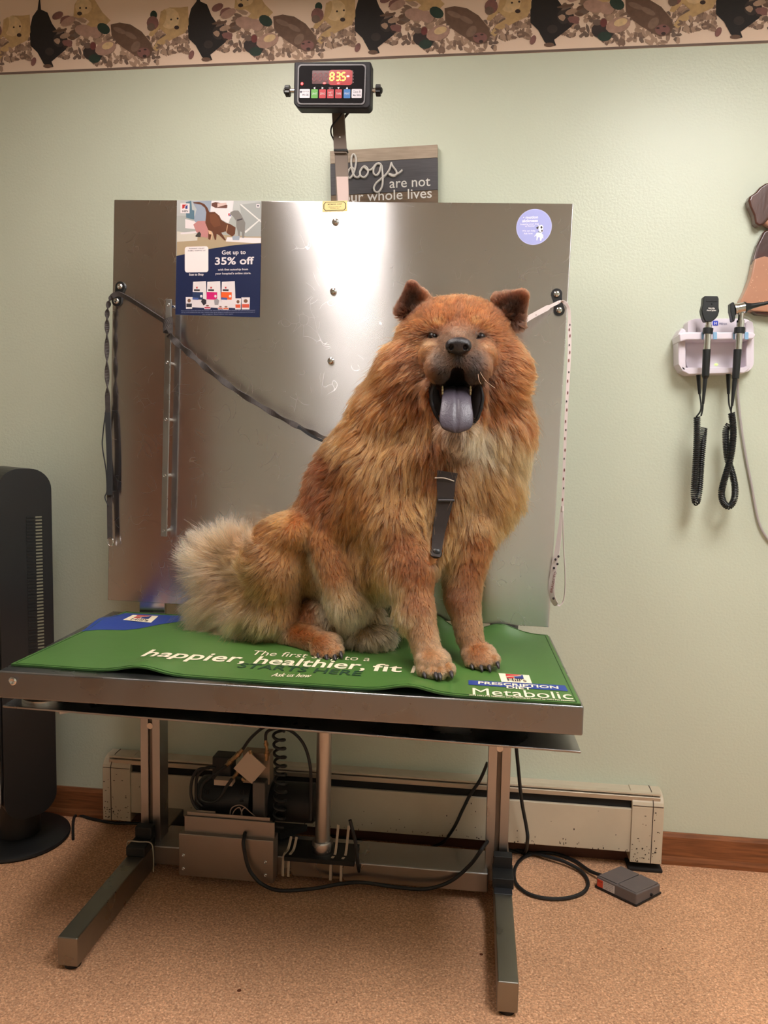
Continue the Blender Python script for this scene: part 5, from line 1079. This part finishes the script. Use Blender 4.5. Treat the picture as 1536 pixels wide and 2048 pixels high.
# --- ears
for (x0, y0, r0, x1, y1, r1) in ((806, 622, 13, 822, 574, 8.5), (832, 616, 14, 824, 573, 8), (856, 612, 14, 828, 576, 7), (998, 604, 14, 1042, 588, 7), (1016, 624, 14, 1045, 591, 8), (1036, 646, 12, 1048, 596, 7.5)):
    cap((x0, y0, -.50, r0), (x1, y1, -.515, r1), .010)
ell((826, 605, -.545), (9, 14, 24), .006, True, .1); ell((1028, 614, -.545), (10, 14, 26), .006, True, .55)
# flat soles on the mat
zfl = G0[2]+VX*np.arange(GN[2]); F.a = np.maximum(F.a, (TZ+0.0055-zfl)[None, None, :].astype(np.float32))
V, tr_, Q = F.mesh()
print("dog field done"); me = bpy.data.meshes.new('body'); me.from_pydata(V.tolist(), [], Q[:, ::1].tolist()); me.update()
bm = bmesh.new(); bm.from_mesh(me)
isl = []; seen = set()
bm.verts.ensure_lookup_table()
for v in bm.verts:          # keep the one continuous body
    if v.index in seen: continue
    st = [v]; seen.add(v.index); c = []
    while st:
        a = st.pop(); c.append(a)
        for e in a.link_edges:
            o_ = e.other_vert(a)
            if o_.index not in seen: seen.add(o_.index); st.append(o_)
    isl.append(c)
isl.sort(key=len)
for c in isl[:-1]: bmesh.ops.delete(bm, geom=c, context='VERTS')
bmesh.ops.smooth_vert(bm, verts=bm.verts, factor=0.5, use_axis_x=True, use_axis_y=True, use_axis_z=True)
bmesh.ops.recalc_face_normals(bm, faces=bm.faces)
bm.to_mesh(me); bm.free()
for p in me.polygons: p.use_smooth = True
dog = thing('dog', 'large fluffy rust-red dog sitting on the green mat, mouth open, purple tongue out', 'dog', (0.0, -0.55, TZ+0.005))
body = bpy.data.objects.new('body', me); COL.objects.link(body); setp(body, dog)
# ---------------- coat map: (px, py, dx, dy, length mm, colour, lift)
TL = (240, 168, 128)
RU, OR, GO, TA, CR, DR = (160, 84, 40), (180, 102, 50), (188, 122, 68), (206, 152, 102), (226, 190, 150), (136, 64, 32)
AN = [
 # crown and face
 (915, 600, 0, -1, 16, RU, .5), (870, 605, -.5, -1, 16, RU, .5), (960, 605, .5, -1, 16, RU, .5), (915, 640, 0, -1, 11, RU, .3), (880, 630, -.3, -1, 12, RU, .3), (950, 630, .3, -1, 12, RU, .3),
 (840, 640, -.8, -.6, 16, RU, .35), (1000, 650, .8, -.5, 16, RU, .35), (850, 690, -1, .3, 13, (156, 88, 44), .3), (978, 690, 1, .3, 13, RU, .3),
 (917, 660, 0, -1, 7, (118, 78, 56), .2), (895, 680, -.6, -.3, 5, (112, 76, 56), .15), (938, 680, .6, -.3, 5, (112, 76, 56), .15),
 (880, 715, -.8, .6, 6, (92, 66, 52), .15), (953, 715, .8, .6, 6, (88, 62, 50), .15), (884, 750, -.4, 1, 5, (58, 45, 40), .15), (950, 750, .4, 1, 5, (58, 45, 40), .15), (850, 735, -1, .5, 12, (150, 88, 54), .3), (985, 735, 1, .5, 12, (150, 88, 54), .3),
 (812, 660, -1, -.1, 32, RU, .7), (1030, 680, 1, 0, 30, RU, .7), (800, 700, -1, .3, 44, RU, .7), (1040, 730, 1, .3, 36, RU, .6), (775, 740, -1, .4, 52, OR, .8), (1050, 790, 1, .4, 42, RU, .6),
 (820, 760, -.8, .7, 36, RU, .35), (1010, 775, .8, .8, 32, RU, .35), (750, 800, -.9, .7, 55, OR, .8), (1055, 850, .7, .9, 50, RU, .8), (800, 820, -.7, .9, 48, OR, .35), (840, 800, -.4, 1, 34, RU, .3), (985, 820, .4, 1, 34, RU, .3),
 (830, 860, -.3, 1, 46, GO, .35), (870, 890, 0, 1, 44, RU, .3), (912, 885, 0, 1, 34, (150, 120, 104), .3), (960, 880, .3, 1, 50, CR, .35), (1000, 880, .4, 1, 55, TA, .35), (1035, 910, .7, .9, 60, TA, .7),
 # chest and shoulders
 (760, 870, -.6, 1, 50, GO, .35), (720, 860, -.8, .8, 45, OR, .7), (700, 910, -.8, .9, 44, GO, .6), (760, 940, -.3, 1, 46, GO, .35), (820, 930, 0, 1, 48, GO, .35), (870, 940, .1, 1, 40, RU, .3), (860, 1000, .3, 1, 44, GO, .35),
 (930, 940, .2, 1, 50, (170, 116, 74), .3), (980, 950, .4, 1, 55, GO, .35), (1020, 980, .7, .8, 55, GO, .6), (990, 1040, .5, .9, 52, GO, .4), (935, 1020, .1, 1, 50, (178, 120, 74), .35), (960, 1080, .4, 1, 34, RU, .3), (905, 1090, -.1, 1, 40, GO, .35), (890, 1130, -.2, 1, 38, TA, .35),
 (780, 1010, 0, 1, 40, GO, .35), (820, 1030, .3, 1, 36, GO, .35), (730, 1000, -.3, 1, 42, OR, .35), (700, 960, -.6, .9, 42, OR, .35), (800, 1080, .1, 1, 24, RU, .3), (760, 1080, -.1, 1, 42, GO, .35),
 # back and flank
 (660, 930, -.8, .7, 38, DR, .7), (640, 990, -.8, .8, 38, DR, .7), (660, 1040, -.4, 1, 38, RU, .35), (610, 1020, -.8, .7, 34, RU, .35), (690, 1040, -.2, 1, 40, OR, .35), (720, 1080, .1, 1, 44, GO, .35), (750, 1140, .1, 1, 50, GO, .35), (780, 1180, .2, 1, 52, TA, .35), (790, 1230, .2, 1, 46, TA, .35), (760, 1230, -.1, 1, 44, TA, .35),
 # haunch
 (570, 1035, -.7, .2, 20, (196, 118, 58), .3), (520, 1060, -1, .3, 26, OR, .35), (600, 1060, .2, .8, 14, (198, 118, 58), .25), (560, 1100, -.6, .8, 20, (190, 116, 58), .3), (500, 1110, -1, .5, 28, OR, .35), (540, 1160, -.5, 1, 28, GO, .35), (490, 1180, -.9, .7, 36, GO, .4), (590, 1150, .1, 1, 22, GO, .3), (560, 1210, -.1, 1, 30, GO, .35), (520, 1240, -.6, .8, 46, TA, .4), (500, 1270, -.9, .5, 55, CR, .35), (560, 1260, -.4, .8, 34, TA, .3), (605, 1220, .3, 1, 20, RU, .3),
 (655, 1080, .2, 1, 18, OR, .3), (670, 1140, .3, 1, 20, OR, .3), (690, 1190, .2, 1, 28, TA, .3), (690, 1235, 0, 1, 54, CR, .4), (660, 1215, 0, 1, 30, CR, .3), (735, 1280, .2, .9, 34, (196, 160, 124), .5), (715, 1262, -.2, 1, 36, (196, 160, 124), .5), (760, 1270, .4, .9, 36, (196, 160, 124), .5),
 # tail
 (500, 1130, -.9, -.3, 42, (172, 112, 66), .5), (495, 1085, .1, -1, 62, TL, .6), (470, 1095, -.4, -1, 85, TL, .6), (430, 1110, -.7, -.8, 100, TL, .6), (420, 1150, -1, .1, 105, TL, .5), (445, 1190, -.9, .7, 120, TL, .6), (480, 1225, -.8, .8, 110, TL, .6), (500, 1250, -.9, .5, 80, TL, .5), (480, 1150, -1, .1, 70, (184, 134, 96), .5),
 # legs and paws
 (815, 1130, 0, 1, 17, RU, .3), (850, 1150, .2, 1, 16, RU, .3), (830, 1200, .1, 1, 13, (170, 100, 60), .3), (840, 1260, .1, 1, 11, (188, 128, 86), .3), (860, 1300, .4, 1, 9, (206, 152, 112), .25), (890, 1335, .8, .7, 7, (206, 156, 116), .25), (840, 1330, -.2, 1, 8, (200, 144, 102), .25),
 (940, 1130, 0, 1, 18, RU, .3), (920, 1190, 0, 1, 13, (158, 92, 56), .3), (935, 1260, .2, 1, 11, (186, 126, 84), .3), (955, 1300, .5, 1, 8, (184, 120, 78), .25), (990, 1315, .9, .6, 7, (204, 150, 110), .25),
 (590, 1270, 1, .2, 11, (170, 102, 60), .25), (640, 1280, 1, .4, 9, (180, 116, 74), .25), (672, 1300, .9, .6, 7, (206, 150, 110), .25),
 # ears
 (815, 600, -.1, -1, 9, (86, 50, 38), .3), (830, 570, 0, -1, 8, (112, 60, 42), .4), (800, 620, -.6, -.4, 14, (96, 54, 38), .4), (858, 600, .2, -1, 16, (110, 62, 42), .5), (1045, 590, .3, -1, 8, (122, 66, 42), .4), (1000, 595, -.2, -1, 16, (110, 64, 44), .5), (1038, 630, .5, -.4, 9, (92, 56, 42), .3), (1040, 655, .6, .5, 16, (90, 54, 40), .4), (1020, 610, .1, -1, 8, (70, 44, 36), .3),
]
SPOTS = [ # px, py, rx, ry, rot, colour, amount
 (879, 647, 11, 6, 0, (222, 156, 96), .8), (858, 656, 10, 5, -.5, (206, 136, 80), .7), (950, 645, 9, 6, 0, (222, 156, 96), .75), (970, 659, 9, 5, .6, (206, 136, 80), .7),
 (866, 672, 19, 8, 0, (38, 24, 20), .95), (962, 673, 19, 8, .2, (38, 24, 20), .95), (986, 686, 10, 6, .8, (80, 44, 30), .7), (838, 668, 10, 6, 0, (110, 60, 36), .6), (862, 686, 13, 4, .1, (196, 140, 96), .5), (966, 690, 10, 4, -.1, (190, 140, 104), .5),
 (918, 622, 8, 22, 0, (118, 64, 44), .6), (915, 640, 14, 12, 0, (140, 78, 48), .4),
 (876, 722, 12, 15, .3, (84, 64, 58), .7), (950, 722, 16, 18, -.3, (72, 56, 54), .7), (884, 745, 16, 11, 0, (58, 46, 44), .8), (950, 745, 16, 11, 0, (52, 42, 42), .8), (917, 715, 10, 14, 0, (42, 34, 34), .9), (917, 668, 18, 8, 0, (134, 96, 76), .5), (858, 752, 12, 12, 0, (132, 80, 56), .7), (975, 745, 9, 16, 0, (126, 78, 56), .7),
 (826, 604, 12, 24, .1, (40, 26, 22), .9), (1028, 618, 12, 26, .55, (44, 28, 24), .9),
 (800, 770, 26, 10, .5, (110, 58, 32), .6), (1018, 800, 20, 8, -.6, (120, 62, 36), .5), (830, 790, 22, 8, .2, (84, 46, 30), .6), (812, 705, 10, 22, .3, (110, 56, 32), .6), (1012, 700, 10, 24, -.2, (112, 58, 34), .6), (1048, 690, 8, 20, -.2, (120, 62, 36), .5),
 (905, 925, 26, 22, 0, (150, 96, 60), .5), (868, 905, 26, 30, 0, (120, 74, 46), .5), (690, 935, 16, 60, .5, (150, 72, 34), .5), (800, 1060, 40, 30, 0, (166, 92, 50), .5), (835, 1115, 24, 26, 0, (140, 74, 40), .4),
 (626, 1120, 5, 42, -.35, (232, 200, 160), .8), (612, 1096, 18, 5, 0, (90, 54, 38), .8), (648, 1200, 6, 34, -.2, (222, 190, 150), .7), (600, 1180, 22, 34, 0, (150, 88, 48), .5), (462, 1160, 26, 10, .6, (140, 96, 72), .6),
]
A_ = np.array([[a[0], a[1], a[2], a[3], a[4]]+[*S(*a[5])]+[a[6]] for a in AN])
def coat(px):          # px (N,2) -> direction (N,2), length, colour, lift
    N = len(px); out = np.zeros((N, 7))
    for i0 in range(0, N, 20000):
        P_ = px[i0:i0+20000]; d2 = ((P_[:, None, :]-A_[None, :, :2])**2).sum(-1); w_ = 1/(d2+120)**2; w_ /= w_.sum(1, keepdims=True); out[i0:i0+20000] = w_@A_[:, 2:]
        out[i0:i0+20000, 0] += 0
    dr, L, col, lift = out[:, :2], out[:, 2]/1000, out[:, 3:6], out[:, 6]
    for (sx, sy, rx, ry, ro, c, am) in SPOTS:
        ca, sa = math.cos(ro), math.sin(ro); u = (px[:, 0]-sx)*ca+(px[:, 1]-sy)*sa; v = -(px[:, 0]-sx)*sa+(px[:, 1]-sy)*ca
        g = am*np.exp(-((u/rx)**2+(v/ry)**2)**1.2); col = col*(1-g[:, None])+np.array(S(*c))*g[:, None]
    return dr, L, col, lift
def bare(px, P):       # no hair: mouth, lips, nose, eye slits, ear hollows' depth
    e = lambda x, y, rx, ry, r=0: (((px[:, 0]-x)*math.cos(r)+(px[:, 1]-y)*math.sin(r))/rx)**2+((-(px[:, 0]-x)*math.sin(r)+(px[:, 1]-y)*math.cos(r))/ry)**2 < 1
    front = P[:, 1] < -.545
    return front & (e(913, 800, 32, 50) | e(915, 752, 14, 22) | e(870, 800, 12, 34, -.15) | e(953, 806, 13, 40, .1) | e(866, 673, 12, 4.5, .1) | e(961, 674, 12, 4.5, -.2) | e(917, 691, 23, 15))
nv = len(me.vertices); VC = np.empty(nv*3); me.vertices.foreach_get('co', VC); VC = VC.reshape(-1, 3)
vn = np.empty(nv*3); me.vertices.foreach_get('normal', vn); vn = vn.reshape(-1, 3)
pxv = proj(VC); _, _, cv, _ = coat(pxv); bv = bare(pxv, VC)
cv = cv*0.8; cv[bv] = S(26, 20, 22)
ca_ = me.color_attributes.new('coat', 'FLOAT_COLOR', 'POINT'); ca_.data.foreach_set('color', np.c_[cv, np.ones(nv)].ravel().astype(np.float32))
sk = bpy.data.materials.new('dog_undercoat'); sk.use_nodes = True; nt = sk.node_tree; bs = nt.nodes['Principled BSDF']; at = nt.nodes.new('ShaderNodeAttribute'); at.attribute_name = 'coat'
nt.links.new(at.outputs['Color'], bs.inputs['Base Color']); bs.inputs['Roughness'].default_value = 0.6; bs.inputs['Specular IOR Level'].default_value = 0.3; me.materials.append(sk)
bvh = BVHTree.FromPolygons([tuple(v) for v in VC], [tuple(p.vertices) for p in me.polygons])
def onbody(px, py, off=0.0):
    d = ray(px, py); h = bvh.ray_cast(Vector(CAM), Vector(d)); return (np.array(h[0])+np.array(h[1])*off, np.array(h[1])) if h[0] is not None else (PY(px, py, -.55), np.array([0, -1.0, 0]))
# ---------------- harness straps lie in the coat
HS = [[(893, 942), (890, 962), (889, 985), (886, 1010), (879, 1040), (872, 1070), (864, 1098), (860, 1115)]]
hm = mat('harness_fabric', S(44, 34, 32), 0.7, noise_amt=.2, noise_scale=60)
har = None
def strap_on(name, pxs, w0, w1, off, m, parent, k=6):
    pts = []; 
    for (x, y) in pxs: p, n = onbody(x, y, off); pts.append(p)
    pts = [np.array(p) for p in spline(pts, k)]
    for _ in range(6): pts = [pts[0]]+[(pts[i-1]+pts[i]*2+pts[i+1])/4 for i in range(1, len(pts)-1)]+[pts[-1]]
    b = MB(); b.strap(pts, lambda q: (w0+(w1-w0)*q), 0.004, m, RT*1.0); return b.build(name, parent)
har = strap_on('harness', HS[0], 0.046, 0.020, 0.017, hm, dog)
p1, _ = onbody(871, 954, .021); p2, _ = onbody(887, 954, .024); p3, _ = onbody(903, 960, .021)
MB().tube(spline([p1, p2, p3], 6), 0.0012, mat('harness_piping', S(196, 184, 170), .5), 8).build('piping', har)
p1, _ = onbody(876, 998, .022); p2, _ = onbody(902, 998, .022); MB().tube([p1, p2], 0.0034, mat('harness_ring', S(70, 66, 68), .35, .6), 10).build('buckle_bar', har)
p1, _ = onbody(863, 1108, .014); MB().ell(p1, (.014, .007, .012), blackp).build('buckle', har)
b = MB(); b.strap(spline([PY(664, 1082, -.50), PY(682, 1108, -.515), PY(700, 1140, -.52), PY(716, 1172, -.515)], 6), 0.022, .004, hm, (1, 0, .5)); b.build('belly_strap', har)
# ---------------- strands
tri = np.array([(p.vertices[0], p.vertices[1], p.vertices[2]) for p in me.polygons]+[(p.vertices[0], p.vertices[2], p.vertices[3]) for p in me.polygons if len(p.vertices) == 4])
a_, b_, c_ = VC[tri[:, 0]], VC[tri[:, 1]], VC[tri[:, 2]]; cr = np.cross(b_-a_, c_-a_); area = np.linalg.norm(cr, axis=1)/2; ctr_ = (a_+b_+c_)/3; nrm = cr/(2*area[:, None]+1e-12)
pxc = proj(ctr_); _, Lc, _, _ = coat(pxc)
tocam = CAM-ctr_; tocam /= np.linalg.norm(tocam, axis=1)[:, None]; facing = (nrm*tocam).sum(1)
dens = area*np.clip(0.022/Lc, 0.35, 3.4)*np.where(facing > -0.25, 1.0, 0.35)
dens[bare(pxc, ctr_)] = 0; dens[(ctr_[:, 2] < TZ+0.010)] = 0
tl = (pxc[:, 0] < 500) & (pxc[:, 1] > 1080); dens[tl] *= 3.0
NH = 320000
ti = rng.choice(len(tri), NH, p=dens/dens.sum()); u = rng.random(NH); v = rng.random(NH); f_ = u+v > 1; u[f_] = 1-u[f_]; v[f_] = 1-v[f_]
root = a_[ti]+u[:, None]*(b_-a_)[ti]+v[:, None]*(c_-a_)[ti]
nn = (vn[tri[ti, 0]]*(1-u-v)[:, None]+vn[tri[ti, 1]]*u[:, None]+vn[tri[ti, 2]]*v[:, None]); nn /= np.linalg.norm(nn, axis=1)[:, None]
px = proj(root); keep = ~bare(px, root)
# hair parts where the harness lies
hp_ = np.array(spline([np.array(p, float) for p in HS[0]], 6)); dmin = np.sqrt(((px[:, None, :]-hp_[None])**2).sum(-1)).min(1); keep &= ~((dmin < 13) & (root[:, 1] < -.5))
root, nn, px = root[keep], nn[keep], px[keep]; NH = len(root)
dr, L, col, lift = coat(px)
def smooth_noise(P, sc, seed):
    r = np.random.default_rng(seed); out = np.zeros((len(P), 3))
    for o in range(4):
        k = r.normal(size=(3, 3, 3))*sc*(1.7**o); ph_ = r.uniform(0, 6.28, (3, 3))
        for c in range(3): out[:, c] += sum(np.sin(P@k[c, j]+ph_[c, j]) for j in range(3))*(0.75**o)
    return out/5
wob = smooth_noise(root, 26, 3); wob2 = smooth_noise(root, 90, 4)
longf0 = np.clip((L-0.008)/0.03, 0, 1); drn = dr/(np.linalg.norm(dr, axis=1)[:, None]+1e-6)
D = RT[None]*drn[:, :1]-UP[None]*drn[:, 1:]; D = D+(0.22+0.26*longf0)[:, None]*wob+(0.16+0.22*longf0)[:, None]*wob2
D -= nn*(D*nn).sum(1)[:, None]; D /= (np.linalg.norm(D, axis=1)[:, None]+1e-6)
# level 1 tufts
K = 7; T_ = np.linspace(0, 1, K)
def grow(root, nn, D, L, lift, jit, gl):
    s0 = nn*(lift*1.5+0.25)[:, None]+D*0.7+jit; s0 /= np.linalg.norm(s0, axis=1)[:, None]
    s1 = D+nn*(lift*0.35)[:, None]+jit*0.8; s1[:, 2] -= gl*L/0.06*0.5; s1 /= np.linalg.norm(s1, axis=1)[:, None]
    P_ = np.zeros((len(root), K, 3)); P_[:, 0] = root
    for i in range(1, K):
        t = (i-.5)/(K-1); s_ = s0*(1-t)**1.5+s1*(1-(1-t)**1.5); s_ /= np.linalg.norm(s_, axis=1)[:, None]; P_[:, i] = P_[:, i-1]+s_*(L/(K-1))[:, None]
    return P_
tail_m = (px[:, 0] < 505) & (px[:, 1] > 1060) & (px[:, 1] < 1250)
Lr = L*rng.uniform(0.62, 1.12, NH)*np.where(tail_m, 1.08, 1)*(1+0.18*wob[:, 0])
jit = rng.normal(size=(NH, 3))*0.20
gl = np.where(tail_m, 0.15, 1.0)
fly = rng.random(NH) < 0.07; jit[fly] *= 2.2; lift = np.where(fly, lift+.5, lift); Lr = np.where(fly, Lr*1.18, Lr)
P_ = grow(root, nn, D, Lr, lift, jit, gl)
def clump(P_, frac, jitg, amt, powr):
    gi = rng.choice(NH, int(NH*frac), replace=False); kd_ = kdtree.KDTree(len(gi))
    for j, q in enumerate(gi): kd_.insert(root[q], j)
    kd_.balance(); near = np.array([kd_.find(r)[1] for r in root])
    G = grow(root[gi], nn[gi], D[gi], L[gi]*rng.uniform(.85, 1.2, len(gi)), lift[gi]*rng.uniform(.5, 1.5, len(gi)), rng.normal(size=(len(gi), 3))*jitg, gl[gi])
    off = P_[:, 0]-G[near][:, 0]; far = np.linalg.norm(off, axis=1) > 0.02
    am = (amt if np.isscalar(amt) else amt[:, None, None])*(T_**powr)[None, :, None]*np.where(far, 0, 1)[:, None, None]
    return P_+(G[near]-P_)*am, near, gi
longf = np.clip((L-0.008)/0.03, 0, 1)
P_, near1, gi1 = clump(P_, 0.022, 0.30, (0.25+0.45*longf)*np.where(tail_m, 1.1, 1)*np.where(fly, .15, 1), 1.3)
P_, near2, gi2 = clump(P_, 0.14, 0.10, 0.55*np.where(fly, .3, 1), 1.1)
# crimp along the strand
fr_ = rng.uniform(0, 6.28, (NH, 1)); P_ += (wob2[:, None, :]*0.0)+np.stack([np.sin(fr_+T_*5)*.03, np.cos(fr_*1.3+T_*4)*.03, np.sin(fr_*2.1+T_*5.5)*.03], -1)*Lr[:, None, None]*T_[None, :, None]
fl = np.maximum(P_[:, :, 2], TZ+0.006); P_[:, :, 2] = fl
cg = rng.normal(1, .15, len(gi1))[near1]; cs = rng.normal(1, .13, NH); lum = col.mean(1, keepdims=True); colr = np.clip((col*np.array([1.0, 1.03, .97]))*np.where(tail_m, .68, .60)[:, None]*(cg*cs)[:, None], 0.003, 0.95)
lt_ = rng.random(NH) < 0.10; colr[lt_] = colr[lt_]*0.6+np.array(S(236, 196, 150))*0.4*np.clip(longf[lt_][:, None], .2, 1)
hc = bpy.data.hair_curves.new('coat'); hc.add_curves([K]*NH); hc.attributes['position'].data.foreach_set('vector', P_.reshape(-1).astype(np.float32))
rad = (0.00027+0.00010*longf)[:, None]*(1-0.8*T_[None]**1.6); ra = hc.attributes.get('radius') or hc.attributes.new('radius', 'FLOAT', 'POINT'); ra.data.foreach_set('value', rad.reshape(-1).astype(np.float32))
ca2 = hc.attributes.new('coat', 'FLOAT_COLOR', 'CURVE'); ca2.data.foreach_set('color', np.c_[colr, np.ones(NH)].ravel().astype(np.float32))
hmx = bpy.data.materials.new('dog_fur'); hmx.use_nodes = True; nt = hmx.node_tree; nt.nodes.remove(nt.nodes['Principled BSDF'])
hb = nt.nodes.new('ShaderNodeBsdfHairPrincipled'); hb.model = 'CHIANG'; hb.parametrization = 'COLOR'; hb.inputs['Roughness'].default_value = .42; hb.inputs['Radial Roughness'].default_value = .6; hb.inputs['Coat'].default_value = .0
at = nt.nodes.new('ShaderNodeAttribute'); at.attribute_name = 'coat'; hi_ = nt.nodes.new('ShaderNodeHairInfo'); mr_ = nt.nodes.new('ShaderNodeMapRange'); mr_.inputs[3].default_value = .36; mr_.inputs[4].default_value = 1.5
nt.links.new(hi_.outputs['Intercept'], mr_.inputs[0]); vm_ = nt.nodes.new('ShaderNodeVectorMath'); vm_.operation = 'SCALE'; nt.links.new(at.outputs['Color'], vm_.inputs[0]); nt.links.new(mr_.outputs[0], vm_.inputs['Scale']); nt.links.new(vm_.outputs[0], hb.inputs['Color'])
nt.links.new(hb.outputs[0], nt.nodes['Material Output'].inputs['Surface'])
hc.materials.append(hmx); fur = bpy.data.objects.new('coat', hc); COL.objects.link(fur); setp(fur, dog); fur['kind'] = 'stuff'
# ---------------- nose
NF = Field(C3(917, 691, -.70)-np.array([.05, .05, .05]), np.array([72, 72, 72]), .0014)
ell((917, 688, -.690), (24, 20, 13), .006, F_=NF); ell((917, 698, -.688), (17, 18, 12), .006, F_=NF); ell((903, 692, -.694), (12, 15, 12), .004, F_=NF); ell((931, 692, -.694), (12, 15, 12), .004, F_=NF); cap((917, 700, -.690, 7), (917, 716, -.682, 5), .004, F_=NF)
ell((902.5, 694, -.712), (5.5, 13, 6), .002, True, F_=NF); ell((931.5, 694, -.712), (5.5, 13, 6), .002, True, F_=NF); ell((893, 699, -.708), (6, 10, 2.2), .002, True, -.5, F_=NF); ell((941, 699, -.708), (6, 10, 2.2), .002, True, .5, F_=NF); cap((917, 690, -.716, 1.0), (917, 716, -.700, 1.2), .002, True, F_=NF)
def fieldobj(Fd, name, m, parent, **k):
    v_, t_, q_ = Fd.mesh(); b = MB(); b.add(v_, q_.tolist(), m, True); return b.build(name, parent, weld=False, **k)
fieldobj(NF, 'nose', mat('nose_black', S(34, 31, 35), .34, bump=.5, bump_scale=500, spec=.6), dog)
# ---------------- eyes
for x, y in ((866, 674), (961, 675)):
    p, n = onbody(x, y, 0); d_ = ray(x, y); c = C3(x, y, -.588)
    e = MB().ell(c, np.array([10, 9, 9.5])*mpp(-.59), mat('eye_brown', S(20, 12, 10), .3, spec=.25), n=24, m=16).build('eye', dog)
# ---------------- tongue
b = MB(); sect = [(913, 775, -.580, 24), (913, 776, -.610, 26), (913, 780, -.635, 27), (913, 788, -.655, 28), (913, 798, -.670, 29), (913, 812, -.683, 31), (913, 828, -.692, 33), (913, 842, -.697, 33), (913, 853, -.699, 30), (913, 860, -.698, 24), (912, 864, -.696, 13)]
ctrs = [np.r_[C3(x, y, Y), w_*mpp(Y)] for x, y, Y, w_ in sect]; sm_ = spline(ctrs, 6); M_ = 48; vs = []
for i, q in enumerate(sm_):
    c, w_ = q[:3], max(q[3], .002); t = sm_[min(i+1, len(sm_)-1)][:3]-sm_[max(i-1, 0)][:3]; t /= np.linalg.norm(t); nrm_ = np.cross(RT, t); nrm_ /= np.linalg.norm(nrm_)
    if nrm_@FW > 0 and i > 12: pass
    for j in range(M_):
        a = 2*math.pi*j/M_; xx, hh = math.cos(a), math.sin(a); th = .0042*(abs(hh)**.7)*(1 if hh > 0 else -1)
        gro = -.0034*math.exp(-(xx/.10)**2)*(1 if hh > 0 else -1)
        edge = .003*xx*xx
        vs.append(c+RT*xx*w_+nrm_*(th+gro+edge))
fs = [(i*M_+j, i*M_+(j+1) % M_, (i+1)*M_+(j+1) % M_, (i+1)*M_+j) for i in range(len(sm_)-1) for j in range(M_)]+[tuple((len(sm_)-1)*M_+j for j in range(M_))]
b.add(vs, fs, mat('tongue_purple', S(80, 72, 84), .42, noise_amt=.25, noise_scale=40, bump=.35, bump_scale=260, spec=.55), True); b.build('tongue', dog, weld=False)
b = MB()
for x in (885, 941):
    for dy, r in ((0, 4.5), (6, 4.0), (-6, 3.6)): 
        MB().ell(C3(x, 781+dy, -.655), np.array([r*.5, r, r*1.0])*mpp(-.65), mat('tooth_ivory', S(140, 122, 86), .4)).build('tooth', dog)
lm = mat('lip_black', S(22, 18, 20), .4, bump=.4, bump_scale=160, spec=.4)
for path in ([(868, 770), (863, 790), (865, 812), (873, 832), (884, 848)], [(960, 770), (965, 792), (962, 816), (954, 838), (943, 852)]):
    pp = spline([C3(x, y, -.642) for x, y in path], 8); MB().tube(pp, [(.0042+.0004*math.sin(i*.9))*(math.sin(math.pi*(i+1)/(len(pp)+1))**.4) for i in range(len(pp))], lm, 12).build('lip', dog)
# ---------------- claws
cm = mat('claw_dark', S(52, 46, 48), .35)
def claw(x, y, Y, dx=3, ln=13):
    a, c = C3(x, y, Y), C3(x+dx*.5, y+ln*.55, Y-.010); e_ = C3(x+dx, y+ln, Y-.014); e_[2] = max(e_[2], TZ+.007); MB().tube(spline([a, c, e_], 4), [4.6e-3, 4.8e-3, 4.6e-3, 4.3e-3, 3.9e-3, 3.4e-3, 2.8e-3, 2e-3, 1e-3], cm, 10).build('claw', dog)
for x, y, Y in ((848, 1345, -.728), (871, 1347, -.742), (879, 1348, -.745), (902, 1344, -.740), (943, 1328, -.637), (962, 1332, -.650), (978, 1332, -.652), (995, 1325, -.645), (636, 1307, -.602), (652, 1311, -.614), (669, 1311, -.616), (681, 1305, -.608)):
    claw(x, y, Y)
# whiskers
b = MB()
for (x0, y0, x1, y1, x2, y2) in ((959, 742, 972, 762, 990, 776), (956, 748, 958, 760, 962, 768)):
    b.tube(spline([C3(x0, y0, -.68), C3(x1, y1, -.69), C3(x2, y2, -.67)], 5), .0004, mat('whisker', S(226, 196, 170), .5), 5)
b.build('whiskers', dog)
